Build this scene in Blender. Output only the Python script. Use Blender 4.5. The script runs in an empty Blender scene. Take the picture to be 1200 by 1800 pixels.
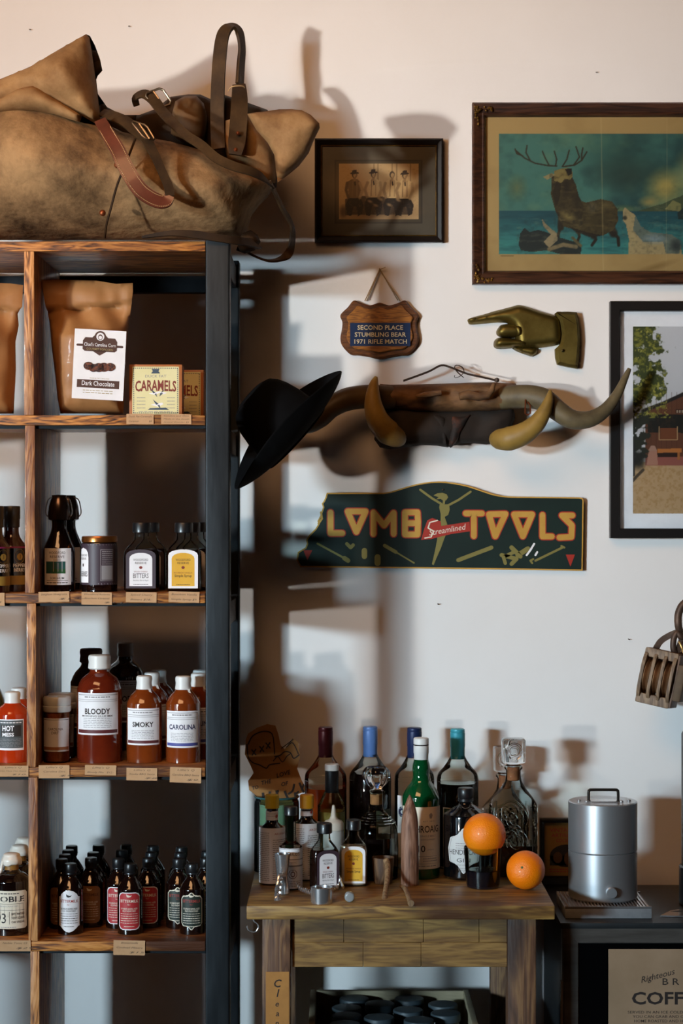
import bpy, bmesh, math, random
import numpy as np
from mathutils import Vector, Matrix, noise
from mathutils.geometry import delaunay_2d_cdt
random.seed(4)
SC = bpy.context.scene
COL = SC.collection
PI = math.pi

# ---------------------------------------------------------------- camera, world, lights, exposure
CAMD, CZ, FPX = 4.2, 1.63, 3500.0          # camera 4.2 m from the wall (y = 0), 70 mm lens
cd = bpy.data.cameras.new('camera')
cam = bpy.data.objects.new('camera', cd)
COL.objects.link(cam)
cam.location = (0, -CAMD, CZ)
cam.rotation_euler = (PI / 2, 0, 0)
cd.sensor_fit = 'VERTICAL'
cd.sensor_height = 36
cd.lens = 70
cd.clip_start = 0.05
SC.camera = cam
SC.view_settings.view_transform = 'Standard'
SC.view_settings.look = 'None'
SC.view_settings.gamma = 1
SC.view_settings.use_curve_mapping = False
SC.view_settings.exposure = 0.0

def lin(h):
    h = h.lstrip('#')
    c = [int(h[i:i + 2], 16) / 255 for i in (0, 2, 4)]
    return tuple(x / 12.92 if x <= .04045 else ((x + .055) / 1.055) ** 2.4 for x in c)

w = bpy.data.worlds.new('room_ambient')
SC.world = w
w.use_nodes = True
wn = w.node_tree.nodes['Background']
wn.inputs[0].default_value = (0.62, 0.32, 0.16, 1)
wn.inputs[1].default_value = 0.0

def area(name, loc, target, sx, sy, power, col):
    l = bpy.data.lights.new(name, 'AREA')
    l.shape = 'RECTANGLE'
    l.size, l.size_y = sx, sy
    l.energy = power
    l.color = col
    o = bpy.data.objects.new(name, l)
    COL.objects.link(o)
    o.location = loc
    o.rotation_euler = (Vector(target) - Vector(loc)).to_track_quat('-Z', 'Y').to_euler()
    return o
# low sun glancing up off the street through the far window: a narrow beam across the upper wall,
# so its shadows are crisp and run to the right and slightly up
hi = area('glancing_window_light', (-6.2, -8.4, 0.95), (0.0, 0, 2.5), 0.30, 0.30, 8.0, (1.0, 0.96, 0.90))
hi.data.spread = math.radians(20)
# a wider, lower row of panes: soft sideways, crisp up and down
lo = area('window_strip_light', (-5.2, -7.5, 2.12), (0.2, 0, 0.95), 1.2, 0.45, 16.2, (0.62, 0.85, 1.0))
lo.data.spread = math.radians(28)
# added cool, soft fill beside the left wall, which has no window
area('side_fill_light', (-6.6, -5.6, 1.3), (0.3, 0, 1.0), 1.8, 1.8, 16, (0.6, 0.82, 1.0))
# the warm lamps under the ceiling
area('ceiling_lamp_light', (-0.9, -2.3, 3.35), (0.3, 0, 2.3), 1.6, 0.8, 27, (1.0, 0.52, 0.23))

# ---------------------------------------------------------------- materials
MATS = {}
def newmat(name):
    m = bpy.data.materials.new(name)
    m.use_nodes = True
    nt = m.node_tree
    return m, nt, nt.nodes, nt.links, nt.nodes['Principled BSDF']

def mat(name, col, rough=.5, metal=0., col2=None, scale=8., stretch=(1, 1, 1), lo=.35, hi=.65, bump=0., bscale=60., coat=0., spec=.5, detail=6., rough2=None, nr=.62, bdist=.004):
    if name in MATS: return MATS[name]
    m, nt, N, L, b = newmat(name)
    b.inputs['Base Color'].default_value = (*lin(col), 1)
    b.inputs['Roughness'].default_value = rough
    b.inputs['Metallic'].default_value = metal
    b.inputs['Coat Weight'].default_value = coat
    b.inputs['Coat Roughness'].default_value = .06
    b.inputs['Specular IOR Level'].default_value = spec
    tc = N.new('ShaderNodeTexCoord')
    mp = N.new('ShaderNodeMapping')
    mp.inputs['Scale'].default_value = stretch
    L.new(tc.outputs['Object'], mp.inputs[0])
    if col2:
        t = N.new('ShaderNodeTexNoise')
        t.inputs['Scale'].default_value = scale
        t.inputs['Detail'].default_value = detail
        t.inputs['Roughness'].default_value = nr
        L.new(mp.outputs[0], t.inputs['Vector'])
        r = N.new('ShaderNodeValToRGB')
        r.color_ramp.elements[0].position = lo
        r.color_ramp.elements[1].position = hi
        r.color_ramp.elements[0].color = (*lin(col), 1)
        r.color_ramp.elements[1].color = (*lin(col2), 1)
        L.new(t.outputs['Fac'], r.inputs[0])
        L.new(r.outputs[0], b.inputs['Base Color'])
        if rough2 is not None:
            mr = N.new('ShaderNodeMapRange')
            mr.inputs[3].default_value = rough
            mr.inputs[4].default_value = rough2
            L.new(t.outputs['Fac'], mr.inputs[0])
            L.new(mr.outputs[0], b.inputs['Roughness'])
    if bump:
        t2 = N.new('ShaderNodeTexNoise')
        t2.inputs['Scale'].default_value = bscale
        t2.inputs['Detail'].default_value = 4
        L.new(mp.outputs[0], t2.inputs['Vector'])
        bp = N.new('ShaderNodeBump')
        bp.inputs['Strength'].default_value = bump
        bp.inputs['Distance'].default_value = bdist
        L.new(t2.outputs['Fac'], bp.inputs['Height'])
        L.new(bp.outputs[0], b.inputs['Normal'])
    MATS[name] = m
    return m

def wood(name, cols, axis='X', freq=9., dist=6., rough=.55, seed=0., blotch=None, bump=.25, stretch=9., coat=0.):
    """grain running along an axis: distorted bands plus fine streaks"""
    if name in MATS: return MATS[name]
    m, nt, N, L, b = newmat(name)
    tc = N.new('ShaderNodeTexCoord')
    mp = N.new('ShaderNodeMapping')
    s = [stretch] * 3
    s['XYZ'.index(axis)] = 1.0
    mp.inputs['Scale'].default_value = s
    mp.inputs['Location'].default_value = (seed, seed * .7, seed * 1.3)
    L.new(tc.outputs['Object'], mp.inputs[0])
    wv = N.new('ShaderNodeTexNoise')
    wv.inputs['Scale'].default_value = freq
    wv.inputs['Detail'].default_value = 3
    wv.inputs['Distortion'].default_value = dist * .15
    L.new(mp.outputs[0], wv.inputs['Vector'])
    ml = N.new('ShaderNodeMath'); ml.operation = 'MULTIPLY'; ml.inputs[1].default_value = 5.0
    fr = N.new('ShaderNodeMath'); fr.operation = 'PINGPONG'; fr.inputs[1].default_value = .5
    L.new(wv.outputs['Fac'], ml.inputs[0])
    L.new(ml.outputs[0], fr.inputs[0])
    nz = N.new('ShaderNodeTexNoise')
    nz.inputs['Scale'].default_value = freq * 6
    nz.inputs['Detail'].default_value = 5
    L.new(mp.outputs[0], nz.inputs['Vector'])
    ad = N.new('ShaderNodeMath'); ad.operation = 'MULTIPLY_ADD'
    ad.inputs[1].default_value = .7
    L.new(nz.outputs['Fac'], ad.inputs[0])
    L.new(fr.outputs[0], ad.inputs[2])
    r = N.new('ShaderNodeValToRGB')
    el = r.color_ramp.elements
    el[0].position, el[1].position = .28, .85
    el[0].color = (*lin(cols[0]), 1); el[1].color = (*lin(cols[-1]), 1)
    for k, c in enumerate(cols[1:-1]):
        e = el.new(.28 + .57 * (k + 1) / (len(cols) - 1)); e.color = (*lin(c), 1)
    L.new(ad.outputs[0], r.inputs[0])
    out = r.outputs[0]
    if blotch:
        bz = N.new('ShaderNodeTexNoise')
        bz.inputs['Scale'].default_value = blotch[1]
        bz.inputs['Detail'].default_value = 5
        mp2 = N.new('ShaderNodeMapping')
        s2 = [2.2] * 3; s2['XYZ'.index(axis)] = 1.0
        mp2.inputs['Scale'].default_value = s2
        L.new(tc.outputs['Object'], mp2.inputs[0])
        L.new(mp2.outputs[0], bz.inputs['Vector'])
        rr = N.new('ShaderNodeValToRGB')
        rr.color_ramp.elements[0].position = .48; rr.color_ramp.elements[1].position = .68
        L.new(bz.outputs['Fac'], rr.inputs[0])
        mx = N.new('ShaderNodeMix'); mx.data_type = 'RGBA'
        L.new(rr.outputs[0], mx.inputs[0])
        L.new(out, mx.inputs[6])
        mx.inputs[7].default_value = (*lin(blotch[0]), 1)
        out = mx.outputs[2]
    L.new(out, b.inputs['Base Color'])
    b.inputs['Roughness'].default_value = rough
    b.inputs['Coat Weight'].default_value = coat
    bp = N.new('ShaderNodeBump'); bp.inputs['Strength'].default_value = bump; bp.inputs['Distance'].default_value = .002
    L.new(ad.outputs[0], bp.inputs['Height'])
    L.new(bp.outputs[0], b.inputs['Normal'])
    MATS[name] = m
    return m

def thin_glass(name, tint='#ffffff', ior=1.5, rough=.02):
    """a thin sheet of glass: see-through, brighter reflection at grazing angles"""
    if name in MATS: return MATS[name]
    m, nt, N, L, b = newmat(name)
    N.remove(b)
    tr = N.new('ShaderNodeBsdfTransparent'); tr.inputs[0].default_value = (*lin(tint), 1)
    gl = N.new('ShaderNodeBsdfGlossy'); gl.inputs['Roughness'].default_value = rough
    fr = N.new('ShaderNodeFresnel'); fr.inputs[0].default_value = ior
    mx = N.new('ShaderNodeMixShader')
    L.new(fr.outputs[0], mx.inputs[0]); L.new(tr.outputs[0], mx.inputs[1]); L.new(gl.outputs[0], mx.inputs[2])
    L.new(mx.outputs[0], N['Material Output'].inputs[0])
    MATS[name] = m
    return m

def solid_glass(name, col='#ffffff', rough=0., ior=1.48):
    if name in MATS: return MATS[name]
    m, nt, N, L, b = newmat(name)
    b.inputs['Base Color'].default_value = (*lin(col), 1)
    b.inputs['Transmission Weight'].default_value = 1
    b.inputs['Roughness'].default_value = rough
    b.inputs['IOR'].default_value = ior
    MATS[name] = m
    return m

def painted(name, rough=.6):
    """a printed or painted surface whose colours are stored on the mesh"""
    m, nt, N, L, b = newmat(name)
    a = N.new('ShaderNodeAttribute'); a.attribute_name = 'paint'
    L.new(a.outputs['Color'], b.inputs['Base Color'])
    b.inputs['Roughness'].default_value = rough
    return m

# ---------------------------------------------------------------- mesh helpers
def P(px, py, y):
    """the point at depth y that the photograph shows at pixel px, py"""
    d = CAMD + y
    return Vector(((px - 600) * d / FPX, y, CZ - (py - 900) * d / FPX))

class M:
    def __init__(s): s.v = []; s.f = []; s.m = []
    def add(s, vs, fs, mi=0, T=None):
        n = len(s.v)
        for v in vs:
            v = Vector(v)
            s.v.append(T(v) if callable(T) else (T @ v if T is not None else v))
        for f in fs:
            s.f.append([i + n for i in f]); s.m.append(mi)
        return s
    def box(s, a, b, mi=0, T=None):
        x0, y0, z0 = a; x1, y1, z1 = b
        vs = [(x0, y0, z0), (x1, y0, z0), (x1, y1, z0), (x0, y1, z0), (x0, y0, z1), (x1, y0, z1), (x1, y1, z1), (x0, y1, z1)]
        return s.add(vs, [(0, 3, 2, 1), (4, 5, 6, 7), (0, 1, 5, 4), (1, 2, 6, 5), (2, 3, 7, 6), (3, 0, 4, 7)], mi, T)
    def lathe(s, prof, seg=32, mi=0, T=None, cap0=True, cap1=True, c=(0, 0, 0)):
        vs = []; fs = []
        for p in prof:
            if len(p) == 2: rx = ry = p[0]; z = p[1]; n = 2
            else: rx, ry, z, n = p
            for k in range(seg):
                a = 2 * PI * k / seg
                ca, sa = math.cos(a), math.sin(a)
                e = 2.0 / n
                vs.append((c[0] + rx * math.copysign(abs(ca) ** e, ca), c[1] + ry * math.copysign(abs(sa) ** e, sa), c[2] + z))
        R = len(prof)
        for i in range(R - 1):
            for k in range(seg):
                k2 = (k + 1) % seg
                fs.append((i * seg + k, i * seg + k2, (i + 1) * seg + k2, (i + 1) * seg + k))
        if cap0: fs.append(tuple(range(seg))[::-1])
        if cap1: fs.append(tuple((R - 1) * seg + k for k in range(seg)))
        return s.add(vs, fs, mi, T)
    def tube(s, pts, rad, seg=8, mi=0, closed=False, T=None, flat=1.0):
        pts = [Vector(p) for p in pts]
        n = len(pts)
        if not hasattr(rad, '__len__'): rad = [rad] * n
        vs = []; fs = []
        up = None
        for i in range(n):
            if closed: t = pts[(i + 1) % n] - pts[i - 1]
            else: t = pts[min(i + 1, n - 1)] - pts[max(i - 1, 0)]
            t.normalize()
            if up is None:
                up = Vector((0, 1, 0)) if abs(t.y) < .9 else Vector((1, 0, 0))
            a = t.cross(up)
            if a.length < 1e-6: a = t.orthogonal()
            a.normalize(); up = a.cross(t).normalized()
            for k in range(seg):
                an = 2 * PI * k / seg
                vs.append(pts[i] + (a * math.cos(an) + up * math.sin(an) * flat) * rad[i])
        for i in range(n if closed else n - 1):
            j = (i + 1) % n
            for k in range(seg):
                k2 = (k + 1) % seg
                fs.append((i * seg + k, i * seg + k2, j * seg + k2, j * seg + k))
        if not closed:
            fs.append(tuple(range(seg))[::-1]); fs.append(tuple((n - 1) * seg + k for k in range(seg)))
        return s.add(vs, fs, mi, T)
    def ribbon(s, pts, w, th, nrm=None, mi=0):
        """a flat strap: nrm is the strap's face normal, one or one per point"""
        pts = [Vector(p) for p in pts]
        n = len(pts); vs = []; fs = []
        if nrm is None: nrm = [Vector((0, -1, 0))] * n
        elif not hasattr(nrm[0], '__len__'): nrm = [Vector(nrm)] * n
        ws = w if hasattr(w, '__len__') else [w] * n
        for i in range(n):
            t = (pts[min(i + 1, n - 1)] - pts[max(i - 1, 0)]).normalized()
            side = t.cross(Vector(nrm[i])).normalized()
            nn = side.cross(t).normalized()
            for a, b in ((-1, -1), (-.82, -1.25), (.82, -1.25), (1, -1), (1, 1), (-1, 1)):
                vs.append(pts[i] + side * a * ws[i] / 2 + nn * b * th / 2)
        for i in range(n - 1):
            for k in range(6):
                k2 = (k + 1) % 6
                fs.append((i * 6 + k, i * 6 + k2, (i + 1) * 6 + k2, (i + 1) * 6 + k))
        fs.append((5, 4, 3, 2, 1, 0)); fs.append(tuple((n - 1) * 6 + k for k in range(6)))
        return s.add(vs, fs, mi)
    def prism(s, poly, y0, y1, mi=0, T=None, inset=0.):
        """polygon in x, z between two depths; y0 is the front; inset chamfers the front edge"""
        p = [Vector((a, b)) for a, b in poly]
        if area2(p) < 0: p = p[::-1]
        n = len(p)
        q = p
        loops = []
        if inset:
            q = offset_poly(p, -inset)
            loops = [[(a.x, y0, a.y) for a in q], [(a.x, y0 + inset * (1 if y1 > y0 else -1), a.y) for a in p], [(a.x, y1, a.y) for a in p]]
        else:
            loops = [[(a.x, y0, a.y) for a in p], [(a.x, y1, a.y) for a in p]]
        vs = [v for l in loops for v in l]
        fs = []
        for i in range(len(loops) - 1):
            for k in range(n):
                k2 = (k + 1) % n
                fs.append((i * n + k, (i + 1) * n + k, (i + 1) * n + k2, i * n + k2))
        r = delaunay_2d_cdt(q, [], [list(range(n))], 1, 1e-7)
        if len(r[0]) == n:
            mp = r[3]
            fs += [tuple(mp[i][0] for i in f) for f in r[2]]
        else:
            fs.append(tuple(range(n)))
        fs.append(tuple((len(loops) - 1) * n + k for k in range(n))[::-1])
        return s.add(vs, fs, mi, T)
    def inflate(s, poly, yc, front, back, rr, step=.012, mi=0, amp=0., nf=9., seed=0., T=None, post=None, power=.5):
        """a closed cushion: the outline at depth yc swelling towards and away from the camera"""
        p = [Vector(a) for a in poly]
        if area2(p) < 0: p = p[::-1]
        b = []
        for i in range(len(p)):
            a, c = p[i], p[(i + 1) % len(p)]
            k = max(1, int((c - a).length / step))
            for j in range(k): b.append(a.lerp(c, j / k))
        xs = [a.x for a in b]; zs = [a.y for a in b]
        A = np.array([[a.x, a.y] for a in b])
        B = np.roll(A, -1, 0)
        pts = list(b)
        gx = np.arange(min(xs), max(xs), step); gz = np.arange(min(zs), max(zs), step)
        for x in gx:
            for z in gz:
                q = np.array([x + (random.random() - .5) * step * .2, z + (random.random() - .5) * step * .2])
                if seg_dist(q, A, B) > step * .55 and inside(q, A, B): pts.append(Vector(q))
        nb = len(b)
        r = delaunay_2d_cdt(pts, [], [list(range(nb))], 1, 1e-7)
        V2, F2 = r[0], r[2]
        orig = r[3]
        F = []
        vs = []; idx = {}
        onb = [any(o < nb for o in orig[i]) for i in range(len(V2))]
        def put(i, side):
            key = (i, 0 if onb[i] else side)
            if key in idx: return idx[key]
            q = V2[i]
            d = 0 if onb[i] else seg_dist(np.array(q), A, B)
            u = min(1, d / rr)
            h = (1 - (1 - u) ** 2) ** power
            nz = amp * noise.fractal(Vector((q.x * nf + seed, q.y * nf, seed * 3.1 + side * 7)), 1., 2., 3) * min(1, u * 1.5)
            yy = yc - (front * h + nz) if side == 0 else yc + (back * h + nz)
            v = Vector((q.x, yy, q.y))
            if post: v = post(v, side, u)
            vs.append(v); idx[key] = len(vs) - 1
            return idx[key]
        for f in F2:
            F.append([put(i, 0) for i in f]); F.append([put(i, 1) for i in f][::-1])
        return s.add(vs, F, mi, T)
    def build(s, name, mats, parent=None, smooth=40, bevel=0., bseg=2, sub=0, weld=False):
        me = bpy.data.meshes.new(name)
        me.from_pydata([tuple(v) for v in s.v], [], s.f)
        me.polygons.foreach_set('material_index', s.m)
        if not isinstance(mats, (list, tuple)): mats = [mats]
        for m in mats: me.materials.append(m)
        if bevel or weld:
            bm = bmesh.new(); bm.from_mesh(me)
            if weld: bmesh.ops.remove_doubles(bm, verts=bm.verts, dist=1e-5)
            if bevel:
                es = [e for e in bm.edges if len(e.link_faces) == 2 and e.calc_face_angle(0) > .6]
                bmesh.ops.bevel(bm, geom=es, offset=bevel, segments=bseg, affect='EDGES', profile=.6, clamp_overlap=True)
            bm.to_mesh(me); bm.free()
        me.update()
        if smooth:
            me.polygons.foreach_set('use_smooth', [True] * len(me.polygons))
            me.set_sharp_from_angle(angle=math.radians(smooth))
        o = bpy.data.objects.new(name, me)
        COL.objects.link(o)
        if parent: o.parent = parent
        if sub:
            md = o.modifiers.new('subdivision', 'SUBSURF'); md.levels = md.render_levels = sub
        return o

def area2(p): return sum(p[i].x * p[(i + 1) % len(p)].y - p[(i + 1) % len(p)].x * p[i].y for i in range(len(p))) / 2
def offset_poly(p, d):
    out = []
    n = len(p)
    for i in range(n):
        a, b, c = p[i - 1], p[i], p[(i + 1) % n]
        e1 = (b - a).normalized(); e2 = (c - b).normalized()
        n1 = Vector((e1.y, -e1.x)); n2 = Vector((e2.y, -e2.x))
        m = (n1 + n2)
        m = m / max(.35, (1 + n1.dot(n2)))
        out.append(b + m * d)
    return out
def seg_dist(q, A, B):
    d = B - A
    t = np.clip(((q - A) * d).sum(1) / np.maximum((d * d).sum(1), 1e-12), 0, 1)
    return float(np.sqrt((((A + d * t[:, None]) - q) ** 2).sum(1).min()))
def inside(q, A, B):
    c = ((A[:, 1] > q[1]) != (B[:, 1] > q[1]))
    with np.errstate(divide='ignore', invalid='ignore'):
        x = (B[:, 0] - A[:, 0]) * (q[1] - A[:, 1]) / (B[:, 1] - A[:, 1]) + A[:, 0]
    return bool((c & (q[0] < x)).sum() % 2)
def cr(pts, n=6, closed=False):
    """smooth curve through points"""
    pts = [Vector(p) for p in pts]; out = []
    N = len(pts)
    for i in range(N if closed else N - 1):
        if closed: a, b, c, d = pts[i - 1], pts[i], pts[(i + 1) % N], pts[(i + 2) % N]
        else: a, b, c, d = pts[max(i - 1, 0)], pts[i], pts[i + 1], pts[min(i + 2, N - 1)]
        for k in range(n):
            t = k / n
            out.append(.5 * ((2 * b) + (c - a) * t + (2 * a - 5 * b + 4 * c - d) * t * t + (3 * b - a - 3 * c + d) * t ** 3))
    if not closed: out.append(pts[-1])
    return out
def interp(vals, n):
    return [float(x) for x in np.interp(np.linspace(0, len(vals) - 1, n), range(len(vals)), vals)]

TXT = {}
def text2d(s, bold=0., res=2, shear=0.):
    """outline letters as flat triangles, cap height 1, centred on x"""
    key = (s, bold, shear)
    if key in TXT: return TXT[key]
    c = bpy.data.curves.new('t', 'FONT')
    c.body = s; c.size = 1 / .73; c.align_x = 'CENTER'; c.resolution_u = res; c.offset = bold; c.shear = shear
    o = bpy.data.objects.new('t', c)
    COL.objects.link(o)
    dg = bpy.context.evaluated_depsgraph_get()
    me = o.evaluated_get(dg).to_mesh()
    vs = [(v.co.x, v.co.y) for v in me.vertices]; fs = [list(p.vertices) for p in me.polygons]
    o.evaluated_get(dg).to_mesh_clear()
    bpy.data.objects.remove(o); bpy.data.curves.remove(c)
    TXT[key] = (vs, fs)
    return TXT[key]

class Flat:
    """a printed label in its own plane (u right, v up, metres), layers 0.15 mm apart"""
    def __init__(s, k=1., lay=.00015): s.M = M(); s.k = k; s.lay = lay
    def shape(s, rows, mi=0, lay=0, nc=12, cx=0):
        vs = []; fs = []
        for v, hw in rows:
            for i in range(nc + 1): vs.append(((cx + hw * (2 * i / nc - 1)) * s.k, -lay * s.lay, v * s.k))
        for r in range(len(rows) - 1):
            for i in range(nc):
                a = r * (nc + 1) + i
                fs.append((a, a + 1, a + nc + 2, a + nc + 1) if rows[r + 1][0] > rows[r][0] else (a, a + nc + 1, a + nc + 2, a + 1))
        s.M.add(vs, fs, mi); return s
    def rect(s, u0, v0, u1, v1, mi=0, lay=0, nc=12):
        return s.shape([(v0, (u1 - u0) / 2), (v1, (u1 - u0) / 2)], mi, lay, nc, (u0 + u1) / 2)
    def poly(s, pts, mi=0, lay=0):
        p = [Vector(a) * s.k for a in pts]
        if area2(p) < 0: p = p[::-1]
        r = delaunay_2d_cdt(p, [], [list(range(len(p)))], 1, 1e-8)
        s.M.add([(a.x, -lay * s.lay, a.y) for a in r[0]], r[2], mi); return s
    def disc(s, u, v, ru, rv, mi=0, lay=0, n=20):
        return s.poly([(u + ru * math.cos(2 * PI * i / n), v + rv * math.sin(2 * PI * i / n)) for i in range(n)], mi, lay)
    def text(s, t, u, v, h, mi=1, lay=1, bold=0., sx=1., width=None, rot=0., shear=0., arch=0.):
        vs, fs = text2d(t, bold, shear=shear)
        if not vs: return s
        if width:
            sx = width / max(1e-6, (max(a for a, b in vs) - min(a for a, b in vs)) * h)
        ca, sa = math.cos(rot), math.sin(rot)
        out = []
        for a, b in vs:
            a, b = a * h * sx, b * h + arch * (a * h * sx) ** 2
            out.append(((u + a * ca - b * sa) * s.k, -lay * s.lay, (v + a * sa + b * ca) * s.k))
        s.M.add(out, fs, mi); return s
    def stroke(s, pts, w, mi=0, lay=1, closed=False):
        pts = [Vector(p) for p in pts]
        n = len(pts)
        for i in range(n if closed else n - 1):
            a, b = pts[i], pts[(i + 1) % n]
            t = (b - a)
            if t.length < 1e-6: continue
            t.normalize(); q = Vector((-t.y, t.x)) * w / 2
            s.M.add([((c.x) * s.k, -(lay + .02 * i) * s.lay, c.y * s.k) for c in (a - q, b - q, b + q, a + q)], [(0, 1, 2, 3)], mi)
        if w > 0:
            for i, a in enumerate(pts):
                s.M.add([((a.x + w / 2 * math.cos(2 * PI * j / 10)) * s.k, -(lay + .01 + .02 * i) * s.lay, (a.y + w / 2 * math.sin(2 * PI * j / 10)) * s.k) for j in range(10)], [tuple(range(10))], mi)
        return s
    def lines(s, u0, u1, vtop, n, dv, th, mi=1, lay=1):
        """lines of print too small to read"""
        rnd = random.Random(n * 7 + int(u1 * 10))
        for i in range(n):
            u = u0
            while u < u1:
                wd = min(u1 - u, (.06 + .12 * rnd.random()) * (u1 - u0))
                s.rect(u, vtop - i * dv - th, u + wd, vtop - i * dv, mi, lay, 3)
                u += wd + (u1 - u0) * .025
        return s
    def put(s, name, mats, parent, R=None, at=(0, 0, 0), ang=0., tilt=0.):
        at = Vector(at)
        m = M(); m.f = s.M.f; m.m = s.M.m
        for v in s.M.v:
            if R:
                rr = R - v.y; a = v.x / R + ang
                m.v.append(at + Vector((rr * math.sin(a), -rr * math.cos(a), v.z)))
            else:
                q = Matrix.Rotation(ang, 3, 'Z') @ (Matrix.Rotation(tilt, 3, 'Y') @ v)
                m.v.append(at + q)
        return m.build(name, mats, parent, smooth=30 if R else 0)

def thing(name, loc, label, cat, group=None):
    o = bpy.data.objects.new(name, None)
    o.empty_display_size = .03
    COL.objects.link(o); o.location = loc
    tag(o, label, cat, group)
    return o
def tag(o, label, cat, group=None):
    o['label'] = label; o['category'] = cat
    if group: o['group'] = group
    return o
def struct(o): o['kind'] = 'structure'; return o
def dup(root, loc, label, group=None, rz=None):
    r = root.copy(); COL.objects.link(r); r.location = loc; r['label'] = label
    if group: r['group'] = group
    if rz is not None: r.rotation_euler = (0, 0, rz)
    for ch in list(root.children):
        c = ch.copy(); COL.objects.link(c); c.parent = r
        for g in list(ch.children):
            d = g.copy(); COL.objects.link(d); d.parent = c
    return r
def rel(pts, o): return [Vector(p) - Vector(o) for p in pts]

# ---------------------------------------------------------------- the setting
m_wall = mat('plaster', '#e6e2df', .78, col2='#ece9e7', scale=2.2, lo=.3, hi=.7, bump=.12, bscale=26, spec=.25)
RX0, RX1, RYF, RZT = -7.0, 3.6, -8.9, 3.75
struct(M().box((RX0 - .12, 0, -.02), (RX1 + .12, .12, RZT)).build('wall_back', m_wall, smooth=0))
struct(M().box((RX0 - .12, RYF - .12, -.1), (RX1 + .12, .12, 0)).build('floor', wood('floorboards', ['#2e1c10', '#4a301d', '#573a25'], 'X', 3, 4, .5), smooth=0))
m_room = mat('brick_brown_plaster', '#4e3625', .9, col2='#59402d', scale=2)
struct(M().box((RX0 - .12, RYF, 0), (RX0, 0, RZT)).build('wall_left', m_room, smooth=0))
struct(M().box((RX1, RYF, 0), (RX1 + .12, 0, RZT)).build('wall_right', m_room, smooth=0))
struct(M().box((RX0 - .12, RYF - .12, 0), (RX1 + .12, RYF, RZT)).build('wall_front', m_room, smooth=0))
struct(M().box((RX0 - .12, RYF - .12, RZT), (RX1 + .12, .12, RZT + .1)).build('ceiling', wood('ceiling_boards', ['#4a3422', '#5e4530', '#6b513a'], 'X', 3, 3, .6), smooth=0))
# small marks left in the plaster
m_nail = mat('nail_iron', '#4a3c34', .6, .6)
for px, py, tx in ((226, 46, 'small nail mark high on the wall above the leather bag, to the right'), (52, 52, 'small nail mark high on the wall above the leather bag, far left'),
                   (769, 1061, 'tiny nail in the bare wall below the green tool sign'), (1104, 1123, 'tiny dark nail in the wall left of the wooden pulley block'),
                   (1047, 127, 'tiny dark nail in the wall above the stag print')):
    c = P(px, py, 0)
    n = M().tube([(0, 0, 0), (0, -.004, -.001), (.003, -.005, -.001)], [.0009, .0009, .0011], 6).build('nail', m_nail)
    n.location = c; tag(n, tx, 'nail')

# ---------------------------------------------------------------- shelving rack
RY = -.48                       # front plane of the rack
RD = CAMD + RY
def RX(px): return (px - 600) * RD / FPX
def RZ(py): return CZ - (py - 900) * RD / FPX
m_pine = wood('burnt_pine', ['#2a1508', '#7a4519', '#b5712e', '#cf8c45'], 'X', 7, 5, .5, 1.3, blotch=('#4a260f', 3), bump=.35, coat=.15)
m_pinev = wood('burnt_pine_upright', ['#4a2813', '#93592a', '#c58447', '#d79a60'], 'Z', 6, 6, .5, 4.1, blotch=('#6b3a22', 4), bump=.35, coat=.15)
m_steel = mat('raw_steel', '#202326', .36, .8, col2='#393d40', scale=7, stretch=(3, 3, .5), lo=.3, hi=.75, rough2=.6, bump=.04)
m_steeld = mat('dark_steel', '#17191c', .5, .8, col2='#26292c', scale=9)
SHELF = [RZ(424), RZ(730), RZ(1043), RZ(1349), RZ(1655)]
base = Vector((RX(51), -.27, 0))
rack = thing('shelving_rack', base, 'tall black steel and burnt pine shelving rack standing against the wall', 'shelf')
XR0, XR1 = RX(361), RX(403.5)
XL1 = 2 * base.x - XR0; XL0 = XL1 - (XR1 - XR0)
def rb(a, b): return M().box(Vector(a) - base, Vector(b) - base)
for x0, x1 in ((XR0, XR1), (XL0, XL1)):
    for y0 in (RY, -.138):
        rb((x0, y0, 0), (x1, y0 + .046, RZ(417))).build('post', m_steel, rack, bevel=.0035, bseg=3)
    for z in [SHELF[0] - .004] + [s - .022 for s in SHELF[1:]] + [.14]:
        rb((x0 + .006, RY + .046, z - .045), (x1 - .006, -.138, z)).build('side_rail', m_steeld, rack, bevel=.002)
rb((XL1, -.135, SHELF[0] - .058), (XR0, -.105, SHELF[0] - .024)).build('rear_rail', m_steeld, rack, bevel=.002)
for i, z in enumerate(SHELF + [RZ(1655) - .335, .16]):
    rb((XL1 + .0005, RY + .002, z - .0185), (XR0 - .0005, -.137, z)).build('shelf_board', m_pine, rack, bevel=.0018)
    if i: rb((XL1, RY + .012, z - .0245), (XR0, RY + .03, z - .019)).build('support_angle', m_steeld, rack)
DIVX = [(42, 59.5), (43.5, 61), (46.5, 63), (49.5, 66), (53, 69), (54, 70)]
levels = SHELF + [RZ(1655) - .335, .16]
for i in range(len(levels) - 1):
    x0, x1 = DIVX[i]
    z0, z1 = levels[i + 1], levels[i] - .0185
    rb((RX(x0), RY + .002, z0 + .0003), (RX(x1), -.137, z1 - .0003)).build('divider', m_pinev, rack, bevel=.0015)

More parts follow.
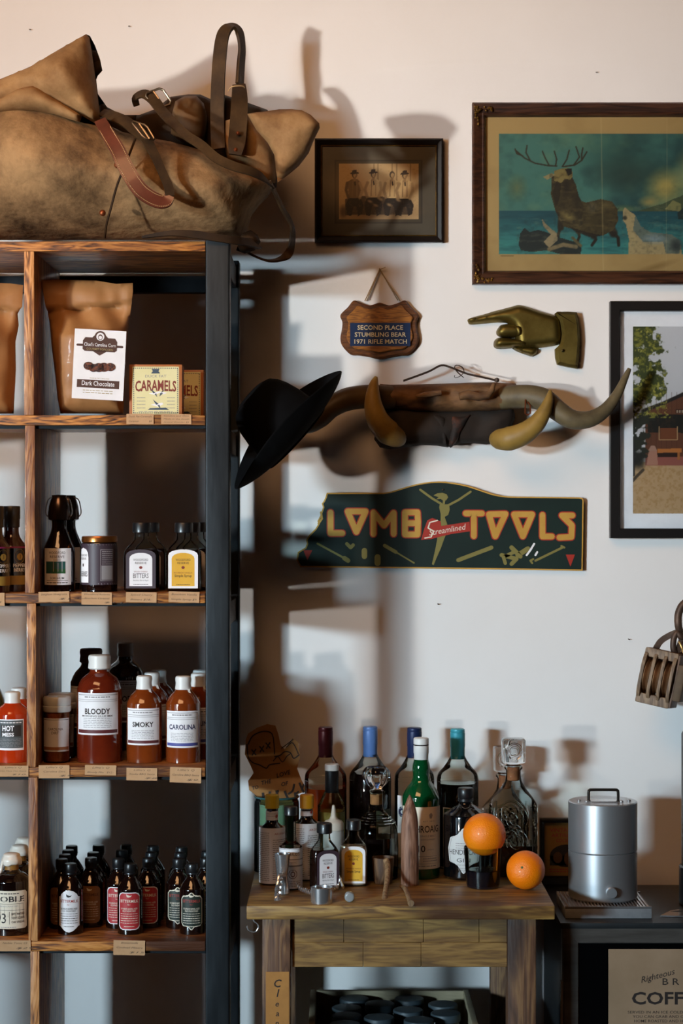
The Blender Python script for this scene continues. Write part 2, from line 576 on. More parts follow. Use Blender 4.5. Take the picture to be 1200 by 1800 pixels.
# paper price tags, taped to the front edges of the boards
m_tag = mat('kraft_card', '#b98f66', .8, col2='#c59c74', scale=30)
m_ink = mat('ink', '#241a16', .7)
m_inkb = mat('brown_ink', '#5b4636', .8)
TAGS = [(222, 727.5, 270, 745.5, 0, ['Duck Fat Caramels', 'Caramel-            $8']), (283, 728, 336, 745.5, .5, ['Candies and Gum', 'Made in the South', 'Animal Wonder $3']),
        (-45, 1042, 8, 1065, 0, ['Pepper', 'Berry Sauce $9']), (68, 1040, 122, 1058, -1.2, ['Sorghum Vinaigrette', '          $12.-']), (143, 1041, 196.5, 1063, .8, ['Woodford Reserve', 'Bourbon Caramel', '           $14.-']), (221, 1041, 275, 1059, 1, ['Spiced Cherry', 'Bitters $18.-']), (296, 1040, 350, 1059, 1.6, ['Bourbon Vanilla', 'Simple Syrup $9.']),
        (-4, 1346, 50, 1365, 0, ['Lillie\'s Q', 'Hot Mess Hot Sauce', '      $10.-']), (68, 1345, 122, 1368, 0, ['Lillie\'s Q', 'Carolina Dirt', '        $9.-']), (149, 1345, 204, 1362.5, 1, ['Lillie\'s Q', 'Bloody Mix   $12.-']), (222, 1350, 276, 1372, .8, ['Lillie\'s Q', 'Smoky BBQ Sauce', '       $8.-']), (298, 1349, 353, 1376, 2, ['Lillie\'s Q', 'Carolina BBQ Sauce', '      $9.-']),
        (-2, 1653, 54, 1672, 0, ['Noble Tonic 03', '        $29.-']), (199, 1653, 254.5, 1679, 1.2, ['Bittermilk', 'Cocktail Mixers', '       $15.-'])]
TL = ['kraft price tag under the front caramel box', 'kraft price tag at the right end of the top shelf, nearest the post', 'kraft price tag under the dark sauce bottles at far left of the second shelf', 'kraft price tag under the swing-top bottle', 'kraft price tag under the copper-lidded jar',
      'kraft price tag under the white-labelled bitters flask', 'kraft price tag under the yellow-labelled syrup flask on the rack', 'kraft price tag under the red hot sauce bottle', 'kraft price tag under the spice shaker jar', 'kraft price tag under the largest reddish mix bottle', 'kraft price tag under the brown sauce bottle with black lettering', 'kraft price tag under the brown sauce bottle with blue lettering', 'kraft price tag under the bottle with white dripped wax', 'kraft price tag alone under the red-labelled mixer bottle']
for (a, b, c, d, ang, ls), tx in zip(TAGS, TL):
    z = (b + d) / 2
    org = Vector(((RX(a) + RX(c)) / 2, RY + .0012, RZ(d)))
    wd, ht = RX(c) - RX(a), RZ(b) - RZ(d)
    F = Flat()
    F.M.box((-wd / 2, 0, 0), (wd / 2, .0007, ht), 0)
    n = len(ls)
    for i, t in enumerate(ls):
        F.text(t, 0, ht - (i + .72) * ht / (n + .15), ht / (n + .3) * .42, 1, 1, shear=.25, width=min(wd * .85, wd * .055 * len(t)))
    t_ = F.put('price_tag', [m_tag, m_inkb], None, at=(0, 0, 0), tilt=math.radians(ang))
    t_.location = org + Vector((0, -.0014, 0)); tag(t_, tx, 'price tag', 'price tags on the rack')

# ---------------------------------------------------------------- bottles: shared helpers
def smoothprof(pts, n=5, sharp=()):
    """rounded profile through (r, z) points"""
    z0 = min(b for a, b in pts)
    return [(max(p.x, .0004), max(p.y, z0)) for p in cr([Vector((a, b)) for a, b in pts], n)]
def liquid_mat(name, col, rough=.06, coat=.6, col2=None):
    return mat(name, col, rough, 0, col2=col2, scale=18, coat=coat)
g_clear = thin_glass('clear_glass', '#f3f7f5', 1.22)
g_aqua = thin_glass('aqua_glass', '#d3e8e7', 1.3)
g_green = mat('green_bottle_glass', '#04361a', .05, 0, col2='#064a24', scale=5, coat=.8)
g_amber = mat('amber_bottle_glass', '#0e0605', .05, 0, col2='#180906', scale=6, coat=.7)
g_black = mat('black_bottle_glass', '#060709', .08, 0, coat=.8)
m_white = mat('white_paper', '#e6e4e6', .6, col2='#eeecee', scale=20)
m_cream = mat('cream_paper', '#e2d8c4', .65)
m_whitecap = mat('white_plastic', '#dcdcd9', .4)
m_blackcap = mat('black_plastic', '#141416', .38, coat=.2)
m_wax = mat('white_wax', '#e6ddd0', .35, coat=.3)
m_grey = mat('grey_ink', '#8d8a8c', .7)
m_chrome = mat('polished_steel', '#dcdcde', .2, .88)

def RS(y): return (CAMD + y) / FPX          # metres per photo pixel at that depth
def on(px, y, z): return Vector(((px - 600) * RS(y), y, z + .0004))

# ---- top shelf: kraft bags and caramel boxes
Z1 = SHELF[1]
m_kraft = mat('kraft_bag_paper', '#94653a', .58, col2='#a97746', scale=9, bump=.35, bscale=26, coat=.05)
def kraft_bag(name_loc, outline, label, th=.05, seed=0.):
    y = -.375
    o_ = Vector((name_loc[0], y, Z1))
    t = thing('popcorn_bag', o_, label, 'bag')
    pl = [(P(a, b, y).x - o_.x, P(a, b, y).z - o_.z) for a, b in outline]
    h = max(b for a, b in pl)
    def post(v, side, u):
        f = v.z / h                            # flat folded top, full belly
        fe = .80 + .05 * math.sin(v.x * 13 + seed) - .25 * v.x      # the slanting edge of the fold
        k = 1.0 if f < .58 else max(.12, 1 - (f - .58) / .24)
        y2 = v.y * k
        s_ = -1 if side == 0 else 1
        if side == 0:
            if f > fe: y2 -= .013 * min(1, (f - fe) / .018) * (1 - .5 * max(0, (f - .9) / .1))
            elif f > .5:                       # gathered creases below the fold
                q = (f - .5) / max(.05, fe - .5)
                y2 += .007 * q * math.sin(v.x * 95 + seed + 14 * f) + .005 * q * noise.noise(Vector((v.x * 45 + seed, v.z * 30, 3)))
        y2 += (.006 * noise.noise(Vector((v.x * 16 + seed, v.z * 20, side))) + .004 * abs(noise.noise(Vector((v.x * 34 + seed, v.z * 12, side + 5))))) * min(1, u * 2)
        return Vector((v.x, y2, max(0.0005, v.z)))
    M().inflate(pl, 0, th, th, .045, .006, amp=.005, nf=14, seed=seed, post=post).build('pouch', m_kraft, t, smooth=70)
    return t, o_
ol = [(106, 727), (101, 700), (97, 660), (92, 620), (87, 570), (80, 530), (75, 494), (100, 492), (130, 493), (170, 494), (205, 500), (234, 498), (235, 515), (231, 540), (226, 575), (221, 620), (219, 680), (217, 727)]
bag1, bo = kraft_bag((RX(160), 0), ol, 'brown kraft popcorn bag with a white label, standing on the top shelf')
m_brown = mat('brown_print', '#4a2a1c', .6); m_choc = mat('chocolate_print', '#2a120b', .5, col2='#7a3b1a', scale=260, lo=.45, hi=.6)
S1 = RS(-.43)
F = Flat(S1)
F.rect(-45, 0, 45, 122, 0, 0)
F.stroke([(-39, 94), (39, 94)], 4, 2, 1)
F.poly([(-26, 84), (26, 84), (30, 87), (30, 102), (26, 108), (14, 108), (10, 112), (-10, 112), (-14, 108), (-26, 108), (-30, 102), (-30, 87)], 2, 2)
F.poly([(-15, 86), (0, 77), (15, 86)], 2, 2)
F.disc(0, 110, 10, 10, 2, 3).disc(0, 110, 7, 7, 0, 4).disc(0, 109, 4, 5, 2, 5).disc(0, 108.5, 3, 3.2, 0, 6)
F.text("Chad's Carolina Corn", 0, 93, 6, 0, 5, .01, width=55).text('GOURMET POPCORN', 0, 86, 4, 3, 5, .01, width=46)
for u, v, r in ((-18, 58, 9), (-9, 55, 9), (0, 56, 10), (9, 57, 10), (20, 58, 9)): F.disc(u, v, r, r * .8, 4, 6 + r % 3)
F.rect(-37, 20, 37, 34, 2, 1).text('Dark Chocolate', 0, 24, 8.5, 0, 3, .012, width=57)
F.lines(-26, 26, 16, 2, 4, 1.1, 3, 1)
F.text('MADE IN THE CAROLINAS', 2, 36, 2, 3, 1, width=34)
lb = F.put('label', [m_white, m_ink, m_brown, mat('tan_print', '#9c8a5a', .6), m_choc], bag1, at=(0, 0, 0), tilt=math.radians(3))
lb.location = Vector((RX(166) - bo.x - .0, -.062, RZ(700) - Z1)); lb.rotation_euler = (math.radians(3), 0, math.radians(3))
ol2 = [(-62, 727), (-70, 640), (-66, 560), (-72, 515), (-70, 497), (-20, 497), (20, 499), (42, 502), (41, 540), (32, 552), (33, 572), (27, 600), (28, 650), (24, 727)]
kraft_bag((RX(-20), 0), ol2, 'brown kraft bag cut by the left edge, on the top shelf', seed=3.)
# caramel boxes
m_box = mat('caramel_card', '#a8622e', .6); m_boxl = mat('pale_yellow_print', '#d8cf98', .6, col2='#e0d8a6', scale=15); m_red = mat('oxblood_print', '#7c2a1c', .6); m_blue = mat('slate_print', '#39495a', .6)
y = -.415; s = RS(y)
cb = thing('caramel_box', on(273.5, y, Z1), 'orange-brown caramel box with pale yellow label beside the kraft bag', 'box')
M().box((-46.5 * s, 0, 0), (46.5 * s, .045, 92 * s)).build('carton', m_box, cb, bevel=.0015)
F = Flat(s)
F.rect(-41, 4, 41, 88, 0, 0, 1)
for i in range(24):
    for v in (6, 84.5): F.rect(-39 + i * 3.3, v, -37.3 + i * 3.3, v + 1.6, 2, 1, 1)
    for u in (-39.4, 37.8): F.rect(u, 7 + i * 3.3, u + 1.6, 8.7 + i * 3.3, 2, 1, 1)
F.text('DUCK FAT', 0, 69, 5, 3, 1, .0, width=37)
F.text('CARAMELS', 0, 46, 19, 1, 2, .035, width=72, arch=-.0012 / s * s)
F.poly([(-7, 84), (7, 84), (5, 80), (8, 76), (-8, 76), (-5, 80)], 2, 2)
for u, v, sc, fl in ((-3, 40, 1, 1), (12, 41, .9, -1), (2, 20, 1.2, 1)):
    F.poly([(u - 9 * sc * fl, v + 1), (u, v + 3 * sc), (u + 8 * sc * fl, v + 4 * sc), (u + 10 * sc * fl, v + 2), (u + 2 * sc, v - 2 * sc)], 4, 2)
    F.poly([(u - 1, v + 1), (u - 6 * sc * fl, v + 9 * sc), (u + 3 * sc * fl, v + 2)], 2, 3)
    F.poly([(u + 1, v), (u + 6 * sc * fl, v - 6 * sc), (u + 4 * sc * fl, v + 1)], 2, 3)
F.poly([(-14, 12), (24, 12), (18, 16), (-10, 15)], 2, 2)
F.lines(-33, -18, 34, 4, 6, 1, 3, 1).lines(20, 34, 34, 4, 6, 1, 3, 1).lines(-30, 30, 9.5, 1, 3, 1, 3, 1)
F.put('label', [m_boxl, m_red, m_blue, m_grey, m_white], cb, at=(0, -.0006, 0))
cb2 = dup(cb, on(313, -.27, Z1), 'second caramel box in shadow, behind the front caramel box')

# ---------------------------------------------------------------- second shelf
Z2 = SHELF[2]
def bottle_body(t, prof, m, sm=5, name='glass_body', seg=32):
    return M().lathe(smoothprof(prof, sm), seg).build(name, m, t, smooth=50)
y = -.39; s = RS(y)
# swing-top bottle
t = thing('swing_top_bottle', on(104, y, Z2), 'dark swing-top bottle with white label, wire bail and metal cap, front', 'bottle')
pr = [(1, 0), (26, .5), (28, 4), (28, 60), (27, 75), (20, 92), (15, 104), (13, 115), (13.5, 128)]
bottle_body(t, [(a * s, b * s) for a, b in pr], g_amber)
M().lathe([(a * s, b * s) for a, b in ((14, 124), (19, 126), (20, 134), (18, 150), (15, 160), (13, 164), (13, 169), (4, 170))], 24).build('cap', mat('foil_cap', '#5a4c48', .22, .9), t)
wp = cr([(-16, -3, 128), (-23, -3, 136), (-22, -3, 150), (-17, -3, 163), (0, -8, 166), (17, -3, 163), (22, -3, 150), (23, -3, 136), (16, -3, 128)], 5)
M().tube([Vector(p) * s for p in wp], .0011, 6).build('wire_bail', m_chrome, t)
F = Flat(s); F.rect(-27, 12, 27, 76, 0, 0, 16)
F.text('WOODFORD', 0, 66, 4.6, 1, 1, width=30).text('RESERVE', 0, 59, 4.6, 1, 1, width=26).text('BOURBON', 0, 54.5, 2, 1, 1, width=12)
F.rect(-22, 32, 15, 53, 2, 1); F.rect(-8, 32, 15, 40, 3, 2); F.stroke([(-6, 36), (-6, 52)], 1.5, 4, 3).stroke([(2, 36), (2, 50)], 1.5, 4, 3).stroke([(9, 36), (9, 52)], 1.5, 4, 3)
F.text('SORGHUM', 0, 22, 4, 1, 1, .01, width=25).rect(-20, 19.3, 20, 20, 1, 1).lines(-20, 20, 16.5, 1, 3, 1.6, 1, 1)
F.put('label', [m_white, m_ink, mat('teal_print', '#27544f', .5), mat('leaf_print', '#2c5a34', .5), m_grey], t, R=28.3 * s)
dup(t, on(120, -.29, Z2), 'second swing-top bottle, mostly hidden behind the front swing-top bottle')
# jar with copper lid
t = thing('preserve_jar', on(175, y, Z2), 'dark cherry jar with copper lid and patterned label', 'jar')
bottle_body(t, [(a * s, b * s) for a, b in ((1, 0), (28, .5), (31, 4), (31.5, 40), (31, 80), (29, 86), (27, 89))], g_amber)
M().lathe([(a * s, b * s) for a, b in ((30.5, 86), (31.5, 87), (31.5, 94), (30.5, 96.5), (28, 97.2), (1, 97.2))], 40).build('lid', mat('copper_lid', '#b5713a', .28, .9), t)
m_pat = mat('plum_print', '#3c2e38', .5)
F = Flat(s); F.rect(-48, 12, 48, 84, 3, 0, 24)
for i in range(11): F.stroke([(-20 + i * 8, 13), (-52 + i * 8 + 14, 83)] if False else [(-14 + i * 5.5, 83), (6 + i * 5.5, 13)], .7, 2, 1)
F.shape([(16, 14), (60, 14), (68, 13), (74, 9), (77, 0)], 0, 2, 10, -27)
F.text('WOODFORD', -27, 62, 4, 1, 3, width=22).text('RESERVE', -27, 56, 4, 1, 3, width=18).rect(-29, 44, -25, 49, 1, 3, 2).text('CHERRIES', -27, 27, 9, 1, 3, .01, width=24)
F.rect(9, 19, 34, 74, 2, 2).rect(10, 20, 33, 73, 3, 3).lines(12, 32, 71, 7, 3.6, 1.6, 2, 4).rect(11, 21, 32, 46, 2, 4)
F.put('label', [m_white, m_ink, m_grey, m_pat], t, R=31.8 * s, ang=-.12)
# flasks
def flask(px, y, z, label, yellow, rz=0., S=None, liquid='#1c0b07', glass=None, part_fill=1., drawlabel=True, cat='bottle'):
    s = S or RS(y)
    t = thing('flask_bottle', on(px, y, z), label, cat)
    def q(w, d, h, n): return (w * s, d * s, h * s, n)
    body = [q(1, 1, .3, 2), q(27, 13, .3, 4), q(30.5, 15.5, 3, 4), q(31, 16, 10, 4), q(31, 16, 62, 4), q(30, 15.5, 70, 3.6), q(25, 14.5, 78, 3), q(18, 13.2, 85, 2.4), q(13, 12.2, 91, 2), q(12.3, 12, 100, 2), q(12.3, 12, 107, 2)]
    M().lathe(body, 40).build('glass_body', glass or g_clear, t, smooth=60)
    top = 74 if part_fill >= 1 else 74 * part_fill
    li = [(max(r[0] - .0014, .0003), max(r[1] - .0014, .0003), r[2] + (.001 if i < 2 else 0), r[3]) for i, r in enumerate(body) if r[2] < top * s]
    li.append((li[-1][0] * .96, li[-1][1] * .96, top * s, li[-1][3]))
    M().lathe(li, 40).build('liquid', liquid_mat('liquid' + liquid, liquid), t, smooth=60)
    M().lathe([(a * s, b * s) for a, b in ((15, 103), (16.2, 104), (16.2, 119), (15, 121), (1, 121.2))], 28).build('cap', m_blackcap, t)
    F = Flat(s)
    hw, hi_ = (24, 20)
    rows = lambda w_, z0, z1: [(z0, w_), (z1 - 10, w_), (z1 - 6, w_ * .93), (z1 - 3, w_ * .75), (z1 - 1, w_ * .5), (z1, w_ * .2)]
    F.shape(rows(26, 6, 74), 0 if yellow else 2, 0); F.shape(rows(20, 10, 68), 4 if yellow else 0, 1)
    F.text('WOODFORD', 0, 54, 4, 1, 2, width=26).text('RESERVE', 0, 48.5, 4, 1, 2, width=20).disc(0, 42.5, 3, 2.4, 3, 2)
    if yellow: F.text('BOURBON VANILLA', 0, 32, 2.6, 3, 2, width=32).text('Simple Syrup', 0, 26, 4.6, 1, 2, .012, width=30).lines(-12, 12, 13, 1, 3, 1, 1, 2)
    else: F.text('SPICED CHERRY', 0, 34, 2.6, 3, 2, width=24).text('BITTERS', 0, 24, 8.5, 1, 2, .0, width=27).text('Bourbon Barrel Aged', 0, 19, 2.4, 1, 2, width=26).lines(-13, 13, 13.5, 1, 3, 1, 1, 2)
    F.put('label', [m_white, m_ink, m_pat, m_red, mat('yellow_print', '#d9a31e', .55, col2='#dfae34', scale=20)], t, at=(0, -16.4 * s, 0))
    if rz: t.rotation_euler = (0, 0, rz)
    return t
f1 = flask(249, -.40, Z2, 'small flask of bitters with white label, front of the second shelf', False)
f2 = flask(323, -.40, Z2, 'small flask with yellow simple syrup label, right end of the second shelf', True)
dup(f1, on(264, -.31, Z2), 'bitters flask standing behind the white-labelled front flask')
dup(f2, on(336, -.335, Z2), 'syrup flask directly behind the yellow-labelled flask on the rack')
dup(f2, on(347, -.27, Z2), 'rearmost syrup flask behind the yellow-labelled flask, partly hidden by the post')
# black-capped sauce bottles at the left edge
def sauce(px, y, label, first=None):
    s = RS(y)
    t = thing('sauce_bottle', on(px, y, Z2), label, 'bottle')
    bottle_body(t, [(a * s, b * s) for a, b in ((1, 0), (24, .5), (26, 4), (26, 70), (24, 82), (16, 94), (13, 104), (13, 116))], mat('dark_sauce_glass', '#2a0c0a', .08, coat=.7))
    M().lathe([(a * s, b * s) for a, b in ((13.6, 112), (14.6, 113), (14.6, 126), (15.4, 127), (15.4, 148), (14.5, 149.5), (1, 150))], 28).build('cap', m_blackcap, t)
    F = Flat(s); F.rect(-42, 10, 42, 78, 0, 0, 24).rect(-42, 76, 42, 79, 2, 1, 24).rect(-42, 12, 42, 28, 3, 1, 24)
    for u in (-25, 20):
        F.disc(u, 62, 11, 12, 3, 1).disc(u, 62, 9.5, 10.5, 0, 2).disc(u, 61, 6, 6, 3, 3)
        F.text('PEPPER', u, 43, 6, 1, 2, .02, width=26).text('BERRY', u, 35, 6, 1, 2, .02, width=24)
    F.put('label', [g_black, m_white, mat('magenta_print', '#7c1f4c', .5), mat('old_gold_print', '#9a7a34', .5)], t, R=26.3 * s)
    return t
sb = sauce(20, -.385, 'black-capped sauce bottle with pepper label just left of the divider')
dup(sb, on(-9, -.438, Z2), 'black-capped sauce bottle cut by the left edge on the second shelf')

# ---------------------------------------------------------------- third shelf
Z3 = SHELF[3]
def sauce_profile(h, r, neck=13.5):
    return [(1, 0), (r - 3, .5), (r, 4), (r, h * .62), (r - 1.5, h * .70), (r - 8, h * .775), (neck + 2, h * .83), (neck, h * .86), (neck, h * .9)]
def milk_bottle(px, y, z, h, r, body, label, s=None, tear=True, capm=None):
    s = s or RS(y)
    t = thing('sauce_bottle', on(px, y, z), label, 'bottle')
    bottle_body(t, [(a * s, b * s) for a, b in sauce_profile(h, r, 13 if r < 36 else 17)], body)
    cr_ = 14.2 if r < 36 else 20
    M().lathe([(a * s, b * s) for a, b in ((cr_ - 2, h - 25), (cr_ + .3, h - 23), (cr_ - 1, h - 12), (cr_, h - 6), (cr_ - .8, h - 1.5), (cr_ - 3, h), (1, h))], 28).build('cap', capm or m_whitecap, t)
    if tear:
        M().ribbon([Vector(p) * s for p in ((cr_ * .7, -cr_ * .8, h - 22), (cr_ * .9, -cr_ * .9, h - 30), (cr_ * 1.2, -cr_ * 1.1, h - 38))], 4 * s, .0006, (.5, -1, .4)).build('seal_strip', m_whitecap, t)
    return t, s
def lq_label(t, s, R, z0, z1, word, wcol, band, wsub=None, hw=None, wid=None):
    F = Flat(s); hw = hw or R * 1.15; H = z1 - z0
    F.rect(-hw, z0, hw, z1, 0, 0, 20)
    F.rect(-hw + 2, z1 - 4, hw - 2, z1 - 3, 2, 1).lines(-hw * .55, hw * .55, z1 - 6, 1, 3, 2, 2, 1).rect(-hw + 2, z1 - 12, hw - 2, z1 - 11.3, 2, 1).rect(-hw + 2, z1 - 15, hw - 2, z1 - 14.4, 2, 1)
    F.text(word, 0, z0 + H * .50, H * .135, 1, 1, .035, width=wid or R * 1.3)
    if wsub: F.text(wsub, 0, z0 + H * .43, H * .045, 1, 1, .01, width=R * 1.45)
    F.lines(-hw * .62, hw * .62, z0 + H * .40, 6, H * .042, H * .012, 2, 1)
    F.rect(-hw + 2, z0 + 3, hw - 2, z0 + H * .095 + 2, 3, 1, 20)
    F.put('label', [m_white, wcol, m_grey, band], t, R=(R + .35) * s)
b_brown = liquid_mat('bbq_sauce', '#6a2c0e', .1, .8, '#7a3612')
b_blood = liquid_mat('tomato_mix', '#5a1c0e', .1, .8, '#6b2410')
b_red = liquid_mat('hot_sauce', '#a42a0c', .1, .8, '#b4340e')
b_dark = liquid_mat('dark_cordial', '#160a0a', .08, .8)
m_darkr = mat('dark_red_print', '#5a2224', .6); m_navyp = mat('navy_print', '#2b2f55', .6); m_blup = mat('violet_blue_print', '#4a4f95', .6); m_blk = mat('soft_black_print', '#2b2624', .6)
t, s = milk_bottle(175, -.38, Z3, 186, 39.5, b_blood, 'largest reddish-brown mix bottle with white cap, front of the third shelf', tear=False)
lq_label(t, s, 39.5, 49, 122, 'BLOODY', m_blk, m_darkr, 'MORNING LILLIE MIX', hw=42, wid=46)
t, s = milk_bottle(253.5, -.385, Z3, 150, 31, b_brown, 'brown sauce bottle with white cap and black lettering, second from the steel post')
smoky = t; lq_label(t, s, 31, 31, 95, 'SMOKY', m_blk, m_darkr, hw=34, wid=39)
dup(t, on(267, -.31, Z3), 'white-capped sauce bottle directly behind the one with black lettering')
dup(t, on(279, -.24, Z3), 'third white-capped sauce bottle, rearmost behind the one with black lettering')
t, s = milk_bottle(322, -.39, Z3, 150, 30.5, b_brown, 'brown sauce bottle with blue lettering and blue label band, beside the steel post')
lq_label(t, s, 30.5, 27, 91, 'CAROLINA', m_navyp, m_blup, hw=34, wid=51)
dup(t, on(349, -.325, Z3), 'white-capped sauce bottle half behind the post, after the blue-lettered bottle')
dup(t, on(352, -.245, Z3), 'rear white-capped sauce bottle behind the post on the third shelf')
t, s = milk_bottle(160, -.28, Z3, 186, 36, b_dark, 'large dark bottle with brown cap behind left of the largest mix bottle', tear=False, capm=mat('brown_cap', '#4a2f28', .5))
lq_label(t, s, 37, 49, 122, 'BLOODY', m_blk, m_darkr, hw=40, wid=46)
t, s = milk_bottle(220, -.18, Z3, 186, 35, b_dark, 'large dark bottle with grey cap behind right of the largest mix bottle', tear=False, capm=mat('smoky_clear_cap', '#7c7068', .35))
lq_label(t, s, 37, 49, 122, 'BLOODY', m_blk, m_darkr, hw=40, wid=46)
t, s = milk_bottle(22, -.385, Z3, 122, 31, b_red, 'bright red hot sauce bottle with grey label and white cap')
m_slate = mat('slate_label', '#4c5355', .6)
F = Flat(s); F.rect(-31, 22, 26, 76, 1, 0, 20).rect(-29, 26, 24, 74, 0, 1, 20).rect(-16, 46, 20, 66, 2, 2).lines(-26, 21, 71, 1, 3, 1.6, 1, 2)
F.text('HOT', -3, 56, 9, 1, 3, .05, width=21).text('MESS', -3, 46.5, 6.5, 1, 3, .05, width=21).lines(-26, 21, 42, 6, 2.6, .8, 3, 2)
F.put('label', [m_slate, m_white, m_blk, m_grey], t, R=31.3 * s)
hm = dup(t, on(33, -.30, Z3), 'second red hot sauce bottle hidden behind the grey-labelled red one')
# spice shakers
y = -.395; s = RS(y)
t = thing('spice_shaker', on(100, y, Z3), 'clear spice shaker of orange rub with white label, front', 'jar')
M().lathe(smoothprof([(a * s, b * s) for a, b in ((1, 0), (21, .5), (23, 4), (23, 50), (23, 92))], 4), 32).build('glass_body', g_clear, t)
M().lathe([(a * s, b * s) for a, b in ((1, 1.5), (20.5, 2), (22, 5), (22, 88), (1, 88.5))], 32).build('spice_rub', mat('orange_rub', '#8a4018', .9, col2='#a8552a', scale=160, bump=.3, bscale=300, coat=.4), t)
M().lathe([(a * s, b * s) for a, b in ((23.5, 88), (25, 90), (25, 98), (23.5, 99), (24.5, 101), (24.5, 112), (23, 114.5), (20, 115), (1, 115))], 36).build('cap', m_whitecap, t)
F = Flat(s); F.rect(-29, 20, 29, 78, 0, 0, 20).rect(-27, 23, 27, 28, 2, 1)
for a, b, c, d in ((-27, 75, 27, 75.8), (-27, 22, 27, 22.6)): F.rect(a, b, c, d, 1, 1)
F.text('CAROLINA', 0, 57, 4.6, 1, 1, width=28).text('DIRT', 0, 50.5, 4.6, 1, 1, width=13)
F.put('label', [m_white, m_brown, mat('rust_print', '#a06a48', .6)], t, R=23.4 * s)
dup(t, on(108.5, -.33, Z3), 'second spice shaker behind the front spice shaker')
# olive jar at the very left edge
t = thing('green_jar', on(-22, -.27, Z3), 'olive green round glass jar cut by the left edge, third shelf', 'jar')
s = RS(-.27)
bottle_body(t, [(a * s, b * s) for a, b in ((1, 0), (26, 1), (30, 6), (31, 60), (30, 90), (24, 110), (16, 124), (14, 130))], mat('olive_glass', '#4a5230', .1, coat=.6))
M().lathe([(a * s, b * s) for a, b in ((15, 128), (16, 130), (16, 142), (1, 143))], 24).build('lid', m_steeld, t)

# ---------------------------------------------------------------- fourth shelf
Z4 = SHELF[4]
y = -.395; s = RS(y)
t = thing('syrup_bottle', on(20, y, Z4), 'front dark bottle with dripping white wax and cream label', 'bottle')
nb = t
bottle_body(t, [(a * s, b * s) for a, b in ((1, 0), (32, .5), (35, 4), (35, 84), (33, 94), (24, 103), (14, 108), (12, 114), (12, 118))], g_amber)
M().lathe([(a * s, b * s) for a, b in ((11, 108), (12.6, 109), (12.6, 122), (1, 122.5))], 28).build('stopper', mat('cork_gold', '#9a6a2a', .5, col2='#7a4c1c', scale=60), t)
wx = M(); prof = smoothprof([(a * s, b * s) for a, b in ((13, 119), (17, 121), (18, 127), (15, 133), (13.5, 137), (8, 139), (.5, 139.4))], 4)
wx.lathe(prof, 32, T=lambda v: Vector((v.x * (1 + .05 * math.sin(5 * math.atan2(v.y, v.x))), v.y, v.z - (.003 * max(0, math.sin(3 * math.atan2(v.y, v.x) + 1)) if v.z < 125 * s else 0))))
wx.tube([Vector(p) * s for p in cr([(-12, -11, 126), (-15, -11, 118), (-16, -12, 110), (-20, -14, 104), (-24, -17, 101)], 4)], interp([.004, .0033, .0028, .0036, .002], 17), 10)
wx.build('wax_seal', m_wax, t, smooth=70)
F = Flat(s)
F.poly([(-36, 14), (-33, 11), (26, 11), (31, 16), (31, 74), (27, 78), (-33, 78), (-36, 74)], 0, 0) if False else F.shape([(12, 32), (15, 36), (74, 36), (78, 32)], 0, 0, 20)
F.lines(-20, 20, 74, 1, 3, 1.6, 1, 1).text('NOBLE', 0, 59, 10, 1, 1, .03, width=58).rect(-28, 55, 28, 55.6, 1, 1).text('HANDCRAFTED', 0, 50, 2.6, 2, 1, width=36).rect(-30, 44, 30, 44.6, 1, 1)
F.text('03', -13, 22, 18, 1, 1, 0, width=20).rect(2, 20, 2.6, 42, 1, 1)
for i, w_ in enumerate(('MAPLE MATURED', 'SHERRY BOURBON', 'OAK VINEGAR')): F.text(w_, 18, 36 - i * 7, 4.2, 1, 1, .02, width=24)
F.lines(-14, 14, 15.5, 1, 3, 1.2, 2, 1)
F.put('label', [m_cream, m_blk, m_grey], t, R=35.3 * s)
dup(t, on(34, -.30, Z4), 'second wax-sealed dark bottle, behind the front dripping one')
dup(t, on(43, -.215, Z4), 'rearmost wax-sealed dark bottle, tight against the divider')

def mixer_proto(name_label, colw, colt, colb, style, px, y):
    s = RS(-.385)
    t = thing('mixer_bottle', on(px, y, Z4), name_label, 'bottle', 'cocktail mixer bottles')
    bottle_body(t, [(a * s, b * s) for a, b in ((1, 0), (20, .5), (22.5, 3.5), (22.5, 70), (21, 80), (14, 92), (9.5, 98), (9, 104), (9, 110))], g_amber, 4, seg=24)
    M().lathe([(a * s, b * s) for a, b in ((9.5, 102), (10.5, 103), (10.2, 105), (11, 106), (11, 118), (10, 120.5), (1, 121))], 24).build('cap', m_blackcap, t)
    F = Flat(s)
    def sh(g):
        if style == 'hex': return [(10 - g, .6), (16 - g * .7, 15 + g), (20, 19 + g), (62, 19 + g), (66 + g * .7, 15 + g), (72 + g, .6)]
        if style == 'round': return [(10 - g, 12), (12 - g, 16 + g), (16 - g, 19 + g), (40, 19 + g), (66 + g, 19 + g), (70 + g, 16 + g), (72 + g, 12)]
        return [(6 - g, .8), (8 - g, 7), (13 - g, 12 + g), (16 - g, 15 + g), (17 - g, 19 + g), (64 + g, 19 + g), (65 + g, 15 + g), (69 + g, 13 + g), (74 + g, 8), (76 + g, .8)]
    F.shape(sh(1.6), 1, 0, 14); F.shape(sh(0), 0, 1, 14)
    F.poly([(-4, 66), (-1, 65), (3, 66), (5, 69), (2, 68), (-2, 69), (-5, 71)], 3, 2)
    F.text('BITTERMILK', 0, 56, 5.4, 2, 2, .01, width=33).text('No 1', 0, 51.5, 2.6, 2, 2, width=5)
    F.text('BOURBON BARREL AGED', 0, 44, 3, 3, 2, .01, width=30).text('OLD FASHIONED', 0, 40, 3, 3, 2, .01, width=24)
    F.lines(-16, 16, 37, 5, 4, .9, 3, 2).lines(-9, 9, 15, 1, 3, 1, 3, 2)
    F.put('label', [colw, colb, colt, m_blk if style == 'fancy' else m_cream], t, R=22.8 * s)
    return t
